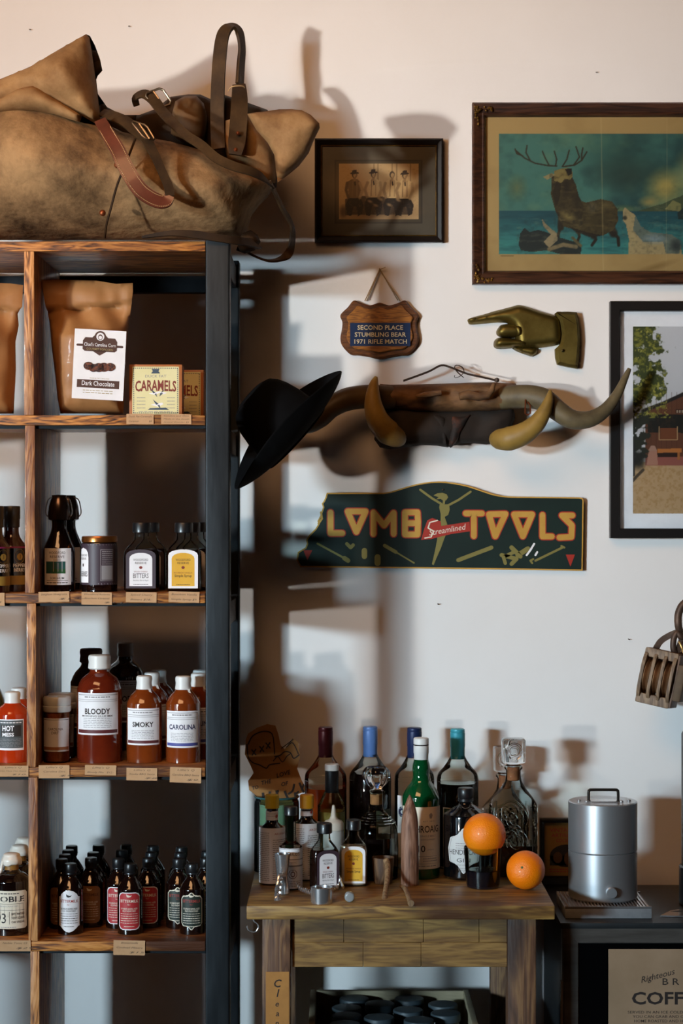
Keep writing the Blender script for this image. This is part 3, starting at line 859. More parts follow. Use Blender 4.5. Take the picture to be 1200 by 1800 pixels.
m_redl = mat('red_label', '#a8252a', .55, col2='#b63034', scale=30); m_grn = mat('dark_green_label', '#1f2b22', .55); m_tanl = mat('tan_label', '#8a5f38', .6); m_redink = mat('red_ink', '#a03a34', .6)
pw = mixer_proto('white-labelled dark mixer bottle at the front, nearest the divider', m_white, m_redink, m_white, 'fancy', 124, -.40)
prd = mixer_proto('red-labelled dark mixer bottle at the front of the bottom row', m_redl, m_cream, m_white, 'round', 229, -.40)
pg = mixer_proto('green-labelled dark mixer bottle at the front beside the steel post', m_grn, m_redink, m_cream, 'hex', 338, -.40)
ptn = mixer_proto('tan-labelled mixer bottle just behind left of the white-labelled one', m_tanl, m_brown, m_tanl, 'round', 108.5, -.35)
G4 = 'cocktail mixer bottles'
dup(ptn, on(114, -.299, Z4), 'second bottle of the leftmost mixer column, against the divider', G4)
dup(ptn, on(119.8, -.248, Z4), 'third bottle of the leftmost mixer column, against the divider', G4)
dup(ptn, on(126, -.197, Z4), 'rearmost bottle of the leftmost mixer column', G4)
dup(ptn, on(160, -.335, Z4), 'tan-labelled mixer bottle between the white and the red labelled ones', G4)
dup(ptn, on(164, -.275, Z4), 'mixer bottle behind the tan-labelled one, second in its column', G4)
dup(ptn, on(173, -.19, Z4), 'rearmost mixer bottle of the tan-labelled column', G4)
dup(prd, on(208, -.345, Z4), 'red-labelled mixer bottle peeking out left behind the front red one', G4)
dup(prd, on(214, -.25, Z4), 'mixer bottle third back behind the front red-labelled one', G4)
dup(prd, on(222, -.185, Z4), 'rearmost mixer bottle behind the front red-labelled one', G4)
dup(prd, on(261, -.34, Z4), 'shaded red-labelled mixer bottle right of the front red one', G4)
dup(prd, on(266, -.275, Z4), 'second bottle behind the shaded red-labelled mixer', G4)
dup(prd, on(269, -.2, Z4), 'rearmost bottle behind the shaded red-labelled mixer', G4)
dup(pg, on(314, -.345, Z4), 'green-labelled mixer bottle left behind the front green one', G4)
dup(pg, on(317, -.28, Z4), 'second bottle behind the left green-labelled mixer', G4)
dup(pg, on(319, -.215, Z4), 'rearmost bottle behind the left green-labelled mixer', G4)
dup(pg, on(362, -.34, Z4), 'mixer bottle half hidden by the steel post, right of the front green one', G4)
dup(pg, on(364, -.265, Z4), 'rear mixer bottle mostly hidden by the steel post', G4)

# ---------------------------------------------------------------- butcher-block table
TZ = .9024                      # table top
TY0, TY1 = -.52, -.03
def tx(px): return (px - 600) * (CAMD + TY0) / FPX
m_top = wood('table_board', ['#543a1e', '#7c5a2c', '#99743a', '#a98648'], 'X', 4, 5, .5, 2.2, blotch=('#4c301a', 3.5), bump=.3)
m_leg = wood('table_leg_wood', ['#4a301f', '#684730', '#83603e'], 'Z', 4, 5, .6, 7.7, blotch=('#38241a', 5), bump=.25)
m_apr = wood('table_apron_wood', ['#684a26', '#826030', '#94713c'], 'X', 5, 4, .6, 5.5, blotch=('#4b351d', 6), bump=.15)
tb = Vector((tx(704), -.27, 0))
table = thing('side_table', tb, 'worn butcher block table with thick top, holding bottles and two oranges', 'table')
def tbx(a, b): return M().box(Vector(a) - tb, Vector(b) - tb)
tbx((tx(433), TY0, TZ - .026), (tx(975), TY1, TZ)).build('table_top', m_top, table, bevel=.003)
LH = TZ - .0265
for x0, x1 in ((tx(460), tx(510)), (tx(893), tx(943))):
    for y0 in (TY0 + .012, TY1 - .065):
        tbx((x0, y0, 0), (x1, y0 + .05, LH)).build('leg', m_leg, table, bevel=.003)
AB = .9024 - .027 - .092
ap = M()
nx = 7
for r in range(2):                                   # glued staves of the apron
    xs = [tx(513) + (tx(893) - tx(513)) * f for f in ((0, .24, .61, .87, 1) if r else (0, .33, .60, 1))]
    for a, b in zip(xs, xs[1:]): ap.box(Vector((a + .0002, TY0 + .024, AB + r * .046)) - tb, Vector((b - .0002, TY0 + .046, AB + (r + 1) * .046 - .0003)) - tb)
ap.build('apron', m_apr, table, bevel=.0008, bseg=1)
tbx((tx(513), TY1 - .05, AB), (tx(893), TY1 - .03, LH)).build('rear_apron', m_apr, table)
for x in (tx(485), tx(918)): tbx((x - .01, TY0 + .062, AB), (x + .01, TY1 - .065, LH)).build('side_apron', m_apr, table)
tbx((tx(470), TY0 + .03, .50), (tx(933), TY1 - .02, .522)).build('lower_shelf', m_top, table)
F = Flat(RS(TY0 + .012)); F.M.box((-20.5 * F.k, 0, -90 * F.k), (20.5 * F.k, .0006, 67 * F.k), 0)
for i, (ch, hh) in enumerate((('C', 14), ('l', 14), ('e', 10.5), ('a', 10.5), ('n', 10.5), ('e', 10.5), ('d', 13))):
    F.text(ch, -1 + .8 * (i % 2), 40 - i * 17, hh, 1, 1, .02, shear=.2)
F.put('tape_label', [mat('kraft_tape', '#a8733a', .45, col2='#b67f40', scale=25), m_ink], table, at=Vector((tx(487), TY0 + .0112, RZ(0) * 0 + CZ - (1775 - 900) * RS(TY0 + .012))) - tb)
hk = [P(a, b, TY0 + .05) - tb for a, b in ((445, 1612), (446, 1619), (452, 1624), (454, 1630), (450, 1637), (443, 1638), (436, 1634), (434, 1627))]
M().tube(cr(hk, 5), .0013, 8).build('hook', m_chrome, table)

def ot(px, y): return on(px, y, TZ)
def prof(s, L): return [(a * s, b * s) for a, b in L]
# crate of lidded jars on the lower shelf
m_crate = mat('pale_board', '#8d8168', .7, col2='#a39679', scale=12, stretch=(1, 1, 6))
CX0, CX1, CY0, CY1, CB = P(556, 1743, -.14).x, P(815, 1743, -.14).x, -.475, -.122, .5225
cc = Vector(((CX0 + CX1) / 2, (CY0 + CY1) / 2, CB))
t = thing('jar_crate', cc, 'open shallow wooden crate of black-lidded jars under the table', 'crate')
CT = P(600, 1743, -.14).z
for n_, a, b in (('back_panel', (CX0, CY1 - .012, CB), (CX1, CY1, CT)), ('front_panel', (CX0, CY0, CB), (CX1, CY0 + .012, CT - .02)), ('side_panel', (CX0 - .012, CY0, CB), (CX0, CY1, CT)), ('side_panel', (CX1, CY0, CB), (CX1 + .012, CY1, CT)), ('bottom_panel', (CX0, CY0 + .012, CB), (CX1, CY1 - .012, CB + .008))):
    M().box(Vector(a) - cc, Vector(b) - cc).build(n_, m_crate, t, bevel=.0015)
m_lid = mat('matte_black_lid', '#333e44', .5, col2='#3c484f', scale=40)
jz = CB + .0085; lz = .646 - jz
LIDS = [(622, 1754, 'back left'), (719, 1754, 'back middle'), (667, 1763, 'second row, middle'), (778, 1764, 'second row, right side'), (609, 1770, 'left side, second from the back'), (717, 1774, 'centre of the crate'), (783, 1780, 'right side, third from the back'), (666, 1787, 'third row, middle'), (609, 1784, 'left side, third from the back'), (736, 1792, 'front middle, right of centre'), (606, 1799, 'left side, nearest the front')]
j0 = None
for px, py, wh in LIDS:
    d = (CZ - .646) * FPX / (py - 900)
    loc = Vector(((px - 600) * d / FPX, d - CAMD, jz))
    lab = 'black-lidded jar in the crate, ' + wh
    if j0 is None:
        j0 = thing('lidded_jar', loc, lab, 'jar', 'black-lidded jars in the crate')
        M().lathe([(.001, 0), (.026, .0005), (.028, .003), (.028, lz - .022), (.025, lz - .014), (.025, lz - .008)], 28).build('glass_body', g_black, j0)
        M().lathe([(.0288, lz - .015), (.0295, lz - .014), (.0295, lz - .002), (.0285, lz - .0004), (.026, lz), (.001, lz)], 36).build('lid', m_lid, j0)
    else: dup(j0, loc, lab)

# ---------------------------------------------------------------- bottles on the table, back row first
def wine(px, y, top, r, cap, capcol, label, glass, liq=None, level=.5, shoulder=.66, capw=12.5, caplen=53, extra=None, neck=10.5, seg=40):
    """tall spirit bottle: height from the pixel of its cap top"""
    s = RS(y); z0 = (CZ - TZ) / s + 900; h = z0 - top
    t = thing('liquor_bottle', ot(px, y), label, 'bottle')
    L = [(1, 0), (r - 3, .5), (r, 4), (r, h * (shoulder - .1)), (r, h * shoulder - 8), (r * .93, h * shoulder + 4), (r * .62, h * shoulder + 18), (neck + 2.5, h * shoulder + 34), (neck, h * shoulder + 48), (neck, h - 8)]
    M().lathe(smoothprof(prof(s, L), 5), seg).build('glass_body', glass, t, smooth=60)
    if liq:
        hl = h * level
        LL = [(1, 2), (r - 4, 2.5), (r - 1.6, 6), (r - 1.6, min(hl, h * shoulder - 8))]
        if hl > h * shoulder - 8: LL += [(r * .93 - 1.6, h * shoulder + 3)] if hl > h * shoulder else []
        LL += [(1, LL[-1][1] + .3)]
        M().lathe(prof(s, LL), seg).build('liquid', liq, t, smooth=50)
    cw = capw
    M().lathe(prof(s, [(cw - .6, h - caplen), (cw, h - caplen + 1), (cw, h - caplen * .62), (cw + .5, h - caplen * .6), (cw + .5, h - 7), (cw - .1, h - 6.4), (cw + .3, h - 5.6), (cw, h - 1.2), (cw - 1.5, h), (1, h)]), 32).build(cap, capcol, t)
    return t, s, h
l_amber = liquid_mat('rum', '#9a4216', .06, .6); l_dark = liquid_mat('dark_spirit', '#140b0a', .06, .6); l_pale = mat('pale_vermouth', '#9a8c4c', .1, coat=.5)
wine(572, -.125, 1278, 37, 'capsule', mat('maroon_capsule', '#4a141a', .35, .3), 'clear liquor bottle with maroon capsule and amber liquid, back row', g_clear, l_amber, .57)
t, s, h = wine(650.5, -.12, 1277, 37, 'capsule', mat('sky_blue_capsule', '#5d82c0', .4, .1), 'dark-filled liquor bottle with light blue capsule, back row', g_clear, l_dark, .67)
F = Flat(s); F.rect(10, 30, 44, 105, 0, 0); F.rect(14, 60, 44, 75, 1, 1); F.put('label', [mat('olive_label', '#3d3f2a', .6), m_cream], t, R=37.5 * s)
t, s, h = wine(728, -.115, 1279, 35, 'capsule', mat('navy_capsule', '#1c2a52', .4, .2), 'clear liquor bottle with navy capsule, behind the green whisky bottle', g_clear, None)
F = Flat(s); F.rect(-36, 20, 36, 128, 0, 0).disc(-26, 100, 7, 9, 1, 1).disc(-26, 100, 5.5, 7, 2, 2); F.put('label', [m_white, m_blk, m_navyp], t, R=35.4 * s)
t, s, h = wine(804, -.115, 1281, 36.5, 'capsule', mat('teal_capsule', '#3f9fae', .4, .1), 'dark liquor bottle with teal capsule, back row behind the black gin bottle', g_clear, l_dark, .61)
F = Flat(s); F.rect(-30, 20, 30, 108, 0, 0).rect(-28, 22, 28, 106, 1, 1).rect(-22, 92, 10, 104, 2, 2); F.put('label', [m_cream, mat('deep_green_label', '#29402e', .5), mat('leaf_label', '#5f8a56', .5)], t, R=37 * s)
# glass jar stuffed with kraft paper
y = -.155; s = RS(y)
jar = thing('glass_jar', ot(486, y), 'wide aqua glass jar with rolled rim behind the yellow-capped bottles', 'jar')
hj = (CZ - TZ) / s + 900 - 1399
M().lathe(smoothprof(prof(s, [(1, 0), (36, .5), (39.5, 5), (39.5, 60), (39.5, hj - 14), (37.5, hj - 8), (37.5, hj - 3), (40, hj), (37.3, hj + .6), (36.8, hj - 4), (36.8, hj - 8), (38.5, hj - 14), (38.5, 60), (38.5, 7), (34, 3), (1, 2.5)]), 4), 48, cap0=True, cap1=True).build('glass_body', g_aqua, jar, smooth=60)
M().tube([(38.6 * s * math.cos(a), 38.6 * s * math.sin(a), (hj - 1) * s) for a in np.linspace(0, 2 * PI, 49)[:-1]], .0022, 8, closed=True).build('rim', mat('aqua_rim', '#2d5557', .08, coat=.8), jar)
# crumpled cream sheet inside the jar
pm = M(); vs = []; fs = []
for i in range(25):
    a = -1.9 + 2.9 * i / 24
    for k in range(14):
        rr = (36.2 - 1.2 * noise.noise(Vector((a * 3, k * .7, 2)))) * s
        top = hj - 12 + 5 * noise.noise(Vector((a * 4, 1, 5)))
        vs.append((rr * math.sin(a) , -rr * math.cos(a), (4 + (top - 4) * k / 13) * s))
for i in range(24):
    for k in range(13): fs.append((i * 14 + k, (i + 1) * 14 + k, (i + 1) * 14 + k + 1, i * 14 + k + 1))
pm.add(vs, fs)
o = pm.build('paper_sheet', mat('aged_paper', '#c9b089', .8, col2='#d7c29d', scale=14, bump=.2, bscale=30), None, smooth=60)
md = o.modifiers.new('thickness', 'SOLIDIFY'); md.thickness = .0006; md.offset = -1
o.location = ot(486, y); tag(o, 'torn cream paper sheet curled inside the aqua glass jar', 'paper')
# hand-inked kraft cut-out standing in the jar
cut = [(432, 1300), (436, 1289), (452, 1278), (470, 1272), (484, 1275), (489, 1290), (493, 1310), (500, 1318), (514, 1298), (524, 1306), (527, 1330), (522, 1352), (530, 1372), (535, 1380), (536, 1391), (524, 1396), (515, 1404), (515, 1470), (458, 1470), (456, 1404), (448, 1395), (438, 1388), (436, 1372), (446, 1358), (440, 1345), (430, 1326)]
yk = -.152
org = P(486, 1470, yk)
def wav(v): return Vector((v.x, v.y + .006 * math.sin(v.x * 45) + .004 * math.sin(v.z * 50), v.z))
F = Flat()
pl = [(P(a, b, yk).x - org.x, P(a, b, yk).z - org.z) for a, b in cut]
body = M().inflate(pl, 0, .0006, .0006, .002, .008, post=lambda v, sd, u: wav(v))
def ink(pts, w=2.2):
    q = [P(a, b, yk) - org for a, b in pts]
    q = cr(q, 4); body.ribbon([wav(v) + Vector((0, -.0012, 0)) for v in q], w * s, .0004, None, 1)
ink([(436, 1308), (444, 1293), (460, 1285), (474, 1286), (480, 1295), (482, 1318), (482, 1326)], 2); ink([(434, 1308), (436, 1330), (444, 1340), (456, 1344), (468, 1350), (474, 1344), (492, 1342)], 2)
ink([(482, 1330), (492, 1328), (500, 1322), (510, 1324), (516, 1334), (526, 1327)], 2); ink([(480, 1338), (488, 1330), (496, 1340), (504, 1330), (510, 1326)], 1.6); ink([(503, 1314), (512, 1306), (518, 1312), (524, 1326)], 1.6); ink([(494, 1316), (505, 1308), (515, 1300)], 1.6)
for cx, cy in ((446, 1322), (460, 1316), (471, 1310)): ink([(cx - 4, cy - 5), (cx, cy), (cx + 4, cy + 5)]); ink([(cx + 4, cy - 6), (cx, cy), (cx - 3, cy + 6)])
for tx_, cx, cy, hh, rot in (('TO', 449, 1386, 6, .25), ('THE', 468, 1377, 7, .2), ('LOVE', 498, 1364, 7.5, .25), ('OF', 500, 1381, 7, .2)):
    vv, ff = text2d(tx_, .03, 2, .2)
    out = []
    for a, b in vv:
        a, b = a * hh * s, b * hh * s
        q = P(cx, cy, yk) - org + Vector((a * math.cos(rot) - b * math.sin(rot), 0, a * math.sin(rot) + b * math.cos(rot)))
        out.append(wav(q) + Vector((0, -.0013, 0)))
    body.add(out, ff, 1)
ink([(517, 1378), (514, 1390), (506, 1396)], 3.5); ink([(526, 1376), (530, 1385), (534, 1393)], 4); ink([(533, 1378), (532, 1384), (530, 1390)], 3); ink([(518, 1393), (519, 1402)], 3.5); ink([(519, 1396), (525, 1391)], 3); ink([(500, 1390), (504, 1400), (508, 1406)], 4)
ink([(462, 1392), (463, 1402)], 4); ink([(474, 1390), (474, 1400)], 4); ink([(484, 1391), (490, 1390)], 4); ink([(486, 1391), (487, 1401)], 4)
o = body.build('paper_cutout', [mat('kraft_cutout', '#8c5d2c', .75, col2='#9c6c38', scale=20), m_ink], None, smooth=60)
o.location = org; tag(o, 'brown kraft paper cut-out with inked XXX and handwriting standing in the jar', 'paper')

# middle row
def green_whisky():
    y = -.225; s = RS(y); h = (CZ - TZ) / s + 900 - 1297
    t = thing('whisky_bottle', ot(740, y), 'green whisky bottle with white cap and cream label', 'bottle')
    L = [(1, 0), (29, .5), (33, 4), (33, 120), (33, 138), (31, 146), (24, 158), (17, 168), (14.5, 178), (15.5, 188), (15, 196), (12.5, 206), (11.5, 214)]
    M().lathe(smoothprof(prof(s, L), 5), 44).build('glass_body', g_green, t, smooth=60)
    M().lathe(prof(s, [(11.8, h - 41), (12.6, h - 40), (12.6, h - 28), (13.4, h - 27), (13.4, h - 14), (12.8, h - 13.5), (12.8, h - 11.5), (13.4, h - 11), (13.4, h - 1.5), (12, h), (1, h)]), 32).build('cap', m_whitecap, t)
    M().lathe(prof(s, [(13.1, h - 13.4), (13.2, h - 13.2), (13.2, h - 11.8), (13.1, h - 11.6)]), 32, cap0=False, cap1=False).build('cap_band', m_ink, t)
    F = Flat(s); F.rect(-44, 18, 44, 126, 0, 0, 24)
    F.poly([(14, 106), (18, 106), (20, 112), (17, 116), (13, 113)], 2, 1).text('EST 1815', 13, 100, 2.6, 2, 1, width=22)
    F.text('LAPHROAIG', 1, 82, 12.5, 1, 1, .015, width=66).text('SINGLE MALT', 12, 74, 3.4, 2, 1, .01, width=30).text('SCOTCH WHISKY', 12, 68, 3.2, 2, 1, .01, width=28)
    F.text('10', -2, 48, 12, 1, 1, .02, width=13).text('years', 16, 51, 3, 2, 1, width=12).rect(-30, 40, 30, 40.5, 2, 1).lines(2, 30, 37, 2, 4, 1.4, 2, 1).rect(-30, 27, 30, 27.5, 2, 1).lines(-28, 28, 24, 1, 3, 1.4, 2, 1)
    F.put('label', [m_cream, m_blk, m_grey], t, R=33.4 * s)
green_whisky()
def gin():
    y = -.235; s = RS(y); h = (CZ - TZ) / s + 900 - 1385
    t = thing('gin_bottle', ot(818, y), 'squat black gin bottle with pale diamond label behind the orange', 'bottle')
    L = [(1, 0), (35, .5), (39, 5), (38.5, 60), (39, 108), (38, 112), (24, 122), (13, 128), (11, 132), (11, 140)]
    M().lathe(prof(s, L), 44).build('glass_body', g_black, t, smooth=35)
    M().lathe(prof(s, [(12, h - 24), (13.5, h - 23), (13.5, h - 19), (12.4, h - 18), (14, h - 16), (14, h - 2), (12.5, h), (1, h)]), 32).build('cap', m_blackcap, t)
    F = Flat(s); gx = -6
    dia = lambda g: [(13 - g, .6), (34, 28 + g), (56, 31 + g), (74, 26 + g), (92 + g, .6)]
    F.shape(dia(0), 0, 0, 14, gx); F.shape(dia(-3), 2, 1, 14, gx); F.shape(dia(-4), 0, 2, 14, gx)
    F.text("HENDRICK'S", gx, 46, 9, 1, 3, .005, width=54).text('GIN', gx, 33, 7, 1, 3, .0, width=24).text('DISTILLED AND BOTTLED', gx, 27, 2.4, 2, 3, width=26)
    F.lines(-14 + gx, 14 + gx, 66, 4, 4, 1, 2, 3).lines(-9 + gx, 9 + gx, 23, 2, 3, 1, 2, 3)
    F.put('label', [mat('pale_label', '#c9cbc9', .55), m_blk, m_grey], t, R=39.6 * s)
gin()
# bottle with black neck sleeve and white cap
y = -.205; s = RS(y); h = (CZ - TZ) / s + 900 - 1343
t = thing('liquor_bottle', ot(583, y), 'short clear bottle with black neck sleeve and white cap, pale liquid', 'bottle')
M().lathe(smoothprof(prof(s, [(1, 0), (22, .5), (25, 4), (25, 110), (24, 122), (18, 136), (12, 148), (10.5, 158), (10.5, 190)]), 5), 36).build('glass_body', g_clear, t, smooth=60)
M().lathe(prof(s, [(1, 2), (22, 2.5), (23.6, 5), (23.6, 112), (1, 112.4)]), 36).build('liquid', l_pale, t)
M().lathe(prof(s, [(11.3, h - 50), (12, h - 49), (12, h - 12), (11, h - 11)]), 30).build('neck_sleeve', m_blackcap, t)
M().lathe(prof(s, [(11.8, h - 11.5), (12.4, h - 11), (12.4, h - 1.5), (11, h), (1, h)]), 30).build('cap', m_whitecap, t)
# squeeze bottle
y = -.265; s = RS(y); h = (CZ - TZ) / s + 900 - 1415
t = thing('squeeze_bottle', ot(586, y), 'translucent white squeeze bottle with pointed nozzle, middle of the table', 'bottle')
m_sq = mat('milky_plastic', '#a9aca8', .45)
M().lathe(smoothprof(prof(s, [(1, 0), (17, .5), (18.5, 3), (18.5, 60), (18, 84), (16, 90)]), 4), 30).build('body', m_sq, t)
M().lathe(prof(s, [(17, 88), (18, 89), (18, 100), (15, 104), (8, 107), (5, 112), (3.2, 126), (2.2, h - 1), (.5, h)]), 30).build('nozzle_cap', mat('cream_plastic', '#bdb7aa', .4), t)
# bitters with oversized paper labels and yellow caps
m_yel = mat('yellow_cap', '#d2b51c', .45); m_yel2 = mat('orange_yellow_cap', '#dca21a', .45)
def angostura(px, y, cap, label):
    s = RS(y); h = (CZ - TZ) / s + 900 - 1397
    t = thing('bitters_bottle', ot(px, y), label, 'bottle')
    M().lathe(smoothprof(prof(s, [(1, 0), (20, .5), (22, 3), (22, 88), (20, 98), (12, 106), (10.5, 112), (10.5, h - 22)]), 4), 32).build('glass_body', g_amber, t)
    M().lathe(prof(s, [(10.8, h - 24), (12.4, h - 23.4), (12.4, h - 1.5), (11, h), (1, h)]), 32).build('cap', cap, t)
    F = Flat(s); F.shape([(3, 68), (96, 68), (100, 66)], 0, 0, 30)
    F.lines(-40, -4, 92, 26, 3.3, 1.1, 1, 1); F.lines(2, 40, 80, 20, 3.6, 1.2, 1, 1); F.text('AROMATIC', 20, 88, 4, 2, 1, width=30)
    F.put('paper_wrap', [m_white, m_grey, m_redink], t, R=23 * s)
    F = Flat(s); F.rect(-24, 112, 24, h - 28, 0, 0).disc(-3, 130, 3.5, 3.5, 2, 1).disc(9, 119, 3, 3, 3, 1).lines(-10, 8, 124, 2, 4, 1, 1, 1)
    F.put('neck_label', [m_white, m_grey, m_navyp, m_redink], t, R=11.2 * s)
angostura(478, -.30, m_yel, 'left bitters bottle in oversized white paper with lemon-yellow cap')
angostura(539, -.255, m_yel2, 'right bitters bottle in oversized paper with orange-yellow cap')
y = -.352; s = RS(y); h = (CZ - TZ) / s + 900 - 1418
t = thing('bitters_bottle', ot(511, y), 'slim bitters bottle with black cap and pale ringed label, behind the jigger', 'bottle')
M().lathe(smoothprof(prof(s, [(1, 0), (18, .5), (20, 3), (20, 68), (19, 74), (12, 82), (9.5, 90), (9, 104), (10, 132)]), 4), 32).build('glass_body', g_clear, t, smooth=60)
M().lathe(prof(s, [(1, 1), (17, 1.5), (18.6, 4), (18.6, 68), (1, 68.4)]), 32).build('liquid', liquid_mat('red_bitters', '#4a1210'), t)
M().lathe(prof(s, [(10.2, h - 15), (11.4, h - 14.4), (11.4, h - 1.2), (10.4, h), (1, h)]), 30).build('cap', m_blackcap, t)
F = Flat(s); F.rect(-40, 3, 40, 73, 0, 0, 24).rect(-40, 71, 40, 72, 1, 1, 24).rect(-40, 53, 40, 54, 2, 1, 24).text("PEYCHAUD'S", 0, 60, 6, 2, 1, .01, width=34).rect(-40, 41, 40, 43.5, 1, 1, 24).text('AROMATIC', 0, 47, 3, 1, 1, width=22)
F.disc(4, 28, 8, 8, 3, 1).disc(4, 28, 7, 7, 0, 2).disc(4, 28, 4, 5, 3, 3).lines(-18, 20, 16, 4, 3, 1, 1, 1)
F.put('label', [m_white, m_grey, m_blk, m_darkr], t, R=20.6 * s)
fb = flask(570, -.355, TZ, 'dark-filled flask turned sideways, beside the yellow-labelled flask on the table', False, rz=.42, S=RS(-.355) * .965)
fb.location = ot(570, -.366); fb.scale = (.84, 1, 1)
fy = flask(621, -.325, TZ, 'clear flask with yellow simple syrup label on the table', True, S=RS(-.325) * .95, liquid='#a8927c')
fy.location = ot(621, -.318); fy.scale = (.84, 1, 1)
# cut-glass decanter with crystal stopper
y = -.235; s = RS(y); h = (CZ - TZ) / s + 900 - 1345
gl = solid_glass('crystal', '#f4f6f6')
t = thing('round_decanter', ot(661, y), 'round glass decanter with fluted crystal stopper and cork', 'decanter')
M().lathe(smoothprof(prof(s, [(1, 0), (34, .5), (38, 5), (39, 50), (38, 78), (35, 92), (28, 102), (24, 106), (22, 109), (18, 114), (12.5, 120), (12, 146), (15, 149), (15, 152)]), 4), 40).build('glass_body', g_clear, t, smooth=50)
for k in range(3): M().tube([((33 - k * 4) * s * math.cos(a), (33 - k * 4) * s * math.sin(a), (97 + k * 4.5) * s) for a in np.linspace(0, 2 * PI, 41)[:-1]], .0012, 6, closed=True).build('shoulder_ring', g_clear, t)
M().lathe(prof(s, [(1, 3), (33, 3.5), (37, 7), (37.6, 50), (37, 72), (1, 72.5)]), 40).build('liquid', l_dark, t)
M().lathe(prof(s, [(9.5, 128), (10.5, 129), (10.8, 145), (10, 146)]), 24).build('cork', mat('cork', '#8a5a34', .8, col2='#a3713f', scale=90), t)
st = prof(s, [(9, 146), (14, 149), (15, 151), (10, 154), (11, 158), (19, 166), (24, 178), (23, 186), (19, 192), (17, 194), (17, 193), (10, 191), (.5, 190)])
M().lathe(st, 48, T=lambda v: Vector((v.x * (1 + .05 * math.cos(8 * math.atan2(v.y, v.x)) * (1 if v.z > 160 * s else 0)), v.y * (1 + .05 * math.cos(8 * math.atan2(v.y, v.x)) * (1 if v.z > 160 * s else 0)), v.z))).build('stopper', gl, t, smooth=50)
# square decanters
def sq_decanter(px, y, label, level, rz=0.):
    s = RS(y); h = (CZ - TZ) / s + 900 - (1298 if y < -.15 else 1312)
    t = thing('square_decanter', ot(px, y), label, 'decanter')
    hb = h - 110
    R = 38.5
    body = [(30 * s, 30 * s, 0, 6), ((R - 1) * s, (R - 1) * s, 2 * s, 8), (R * s, R * s, 6 * s, 9), (R * s, R * s, (hb - 4) * s, 9), ((R - 1) * s, (R - 1) * s, hb * s, 8), (32 * s, 32 * s, (hb + 9) * s, 5), (22 * s, 22 * s, (hb + 22) * s, 3), (15 * s, 15 * s, (hb + 34) * s, 2), (13 * s, 13 * s, (hb + 46) * s, 2), (13 * s, 13 * s, (hb + 54) * s, 2), (16 * s, 16 * s, (hb + 57) * s, 2), (16 * s, 16 * s, (hb + 60) * s, 2)]
    m = M(); m.lathe(body, 64)
    for sx in (0, 1, 2, 3):                                   # moulded medallions on each face
        rot = Matrix.Rotation(sx * PI / 2, 3, 'Z')
        for cz in (hb * .80, hb * .48, hb * .17):
            for rr, th in ((20, 2.2), (13, 1.6)):
                pts = [rot @ Vector((rr * .95 * s * math.cos(a), -(R + .3) * s, (cz + rr * s / s * math.sin(a) * .98) * s)) for a in np.linspace(0, 2 * PI, 29)[:-1]]
                m.tube(pts, th * s, 6, closed=True)
            m.lathe([(4.5 * s, -11 * s), (5.5 * s, 0), (.4 * s, 12 * s)], 12, T=lambda v, r_=rot, c_=cz: r_ @ Vector((v.x * .8, -(R + .2) * s + v.y * .5, v.z + c_ * s)))
        for u in (-27, 27): m.tube([rot @ Vector((u * s, -(R - .5) * s, z_ * s)) for z_ in (8, hb * .3, hb * .6, hb - 6)], 2.4 * s, 6)
    m.build('glass_body', g_clear, t, smooth=45)
    li = [((r[0] - .002), (r[1] - .002), r[2] + (.004 if i == 0 else .002), r[3]) for i, r in enumerate(body[:4])]
    li[-1] = (li[-1][0], li[-1][1], level * hb * s, li[-1][3]); li.append((.001, .001, level * hb * s + .0003, 4))
    M().lathe(li, 48).build('liquid', l_dark, t, smooth=45)
    M().lathe(prof(s, [(9.5, hb + 36), (10.8, hb + 37), (10.8, hb + 58), (10, hb + 60)]), 24).build('cork', mat('cork_red', '#7a4426', .8, col2='#935a34', scale=80), t)
    z0 = hb + 60
    sm = M(); sm.lathe([(10 * s, 10 * s, z0 * s, 2), (15 * s, 15 * s, (z0 + 2) * s, 2), (12 * s, 10 * s, (z0 + 5) * s, 2.5), (19 * s, 15 * s, (z0 + 8) * s, 8), (20.5 * s, 16 * s, (z0 + 10) * s, 10), (20.5 * s, 16 * s, (h - 3) * s, 10), (18 * s, 14 * s, h * s, 8)], 56)
    zc = (z0 + 8 + h) / 2
    for rr in (13, 7): sm.tube([(rr * s * math.cos(a), -16.3 * s, (zc + rr * math.sin(a)) * s) for a in np.linspace(0, 2 * PI, 29)[:-1]], 2 * s, 6, closed=True)
    sm.build('stopper', gl, t, smooth=45)
    t.rotation_euler = (0, 0, rz)
sq_decanter(902, -.195, 'square cut-glass decanter with square stopper and cork, right end of table', .42, .03)
sq_decanter(887, -.085, 'second square decanter, mostly hidden behind the front square decanter', .5, .0)
# front row: tools
m_mud = wood('muddler_wood', ['#5b3a28', '#7d5640', '#97705a'], 'Z', 6, 3, .6, 3.)
y = -.315; s = RS(y)
t = tag(M().lathe(smoothprof(prof(s, [(1, 0), (14, .5), (15.5, 4), (15.5, 60), (14.5, 110), (10, 136), (5, 150), (.8, 158)]), 5), 28).build('muddler', m_mud), 'pointed wooden muddler standing on end before the green bottle', 'muddler')
t.location = ot(720, y)
y = -.405; s = RS(y)
t = M(); t.lathe(prof(s, [(1, 0), (13, .3), (13.8, 1.5), (10, 30), (9.6, 32), (10, 34), (14, 70), (13.2, 70.2), (9, 36), (.5, 35)]), 32)
t = t.build('jigger', m_chrome); t.location = ot(496, y); tag(t, 'polished double-ended steel jigger in front of the bitters bottles', 'jigger')
pts = cr([(493, 1537, -.425), (491, 1552, -.44), (488, 1568, -.455), (488, 1582, -.47)], 6)
pa = [P(*p) for p in pts]; org = Vector((pa[-1].x, pa[-1].y, TZ))
m = M()
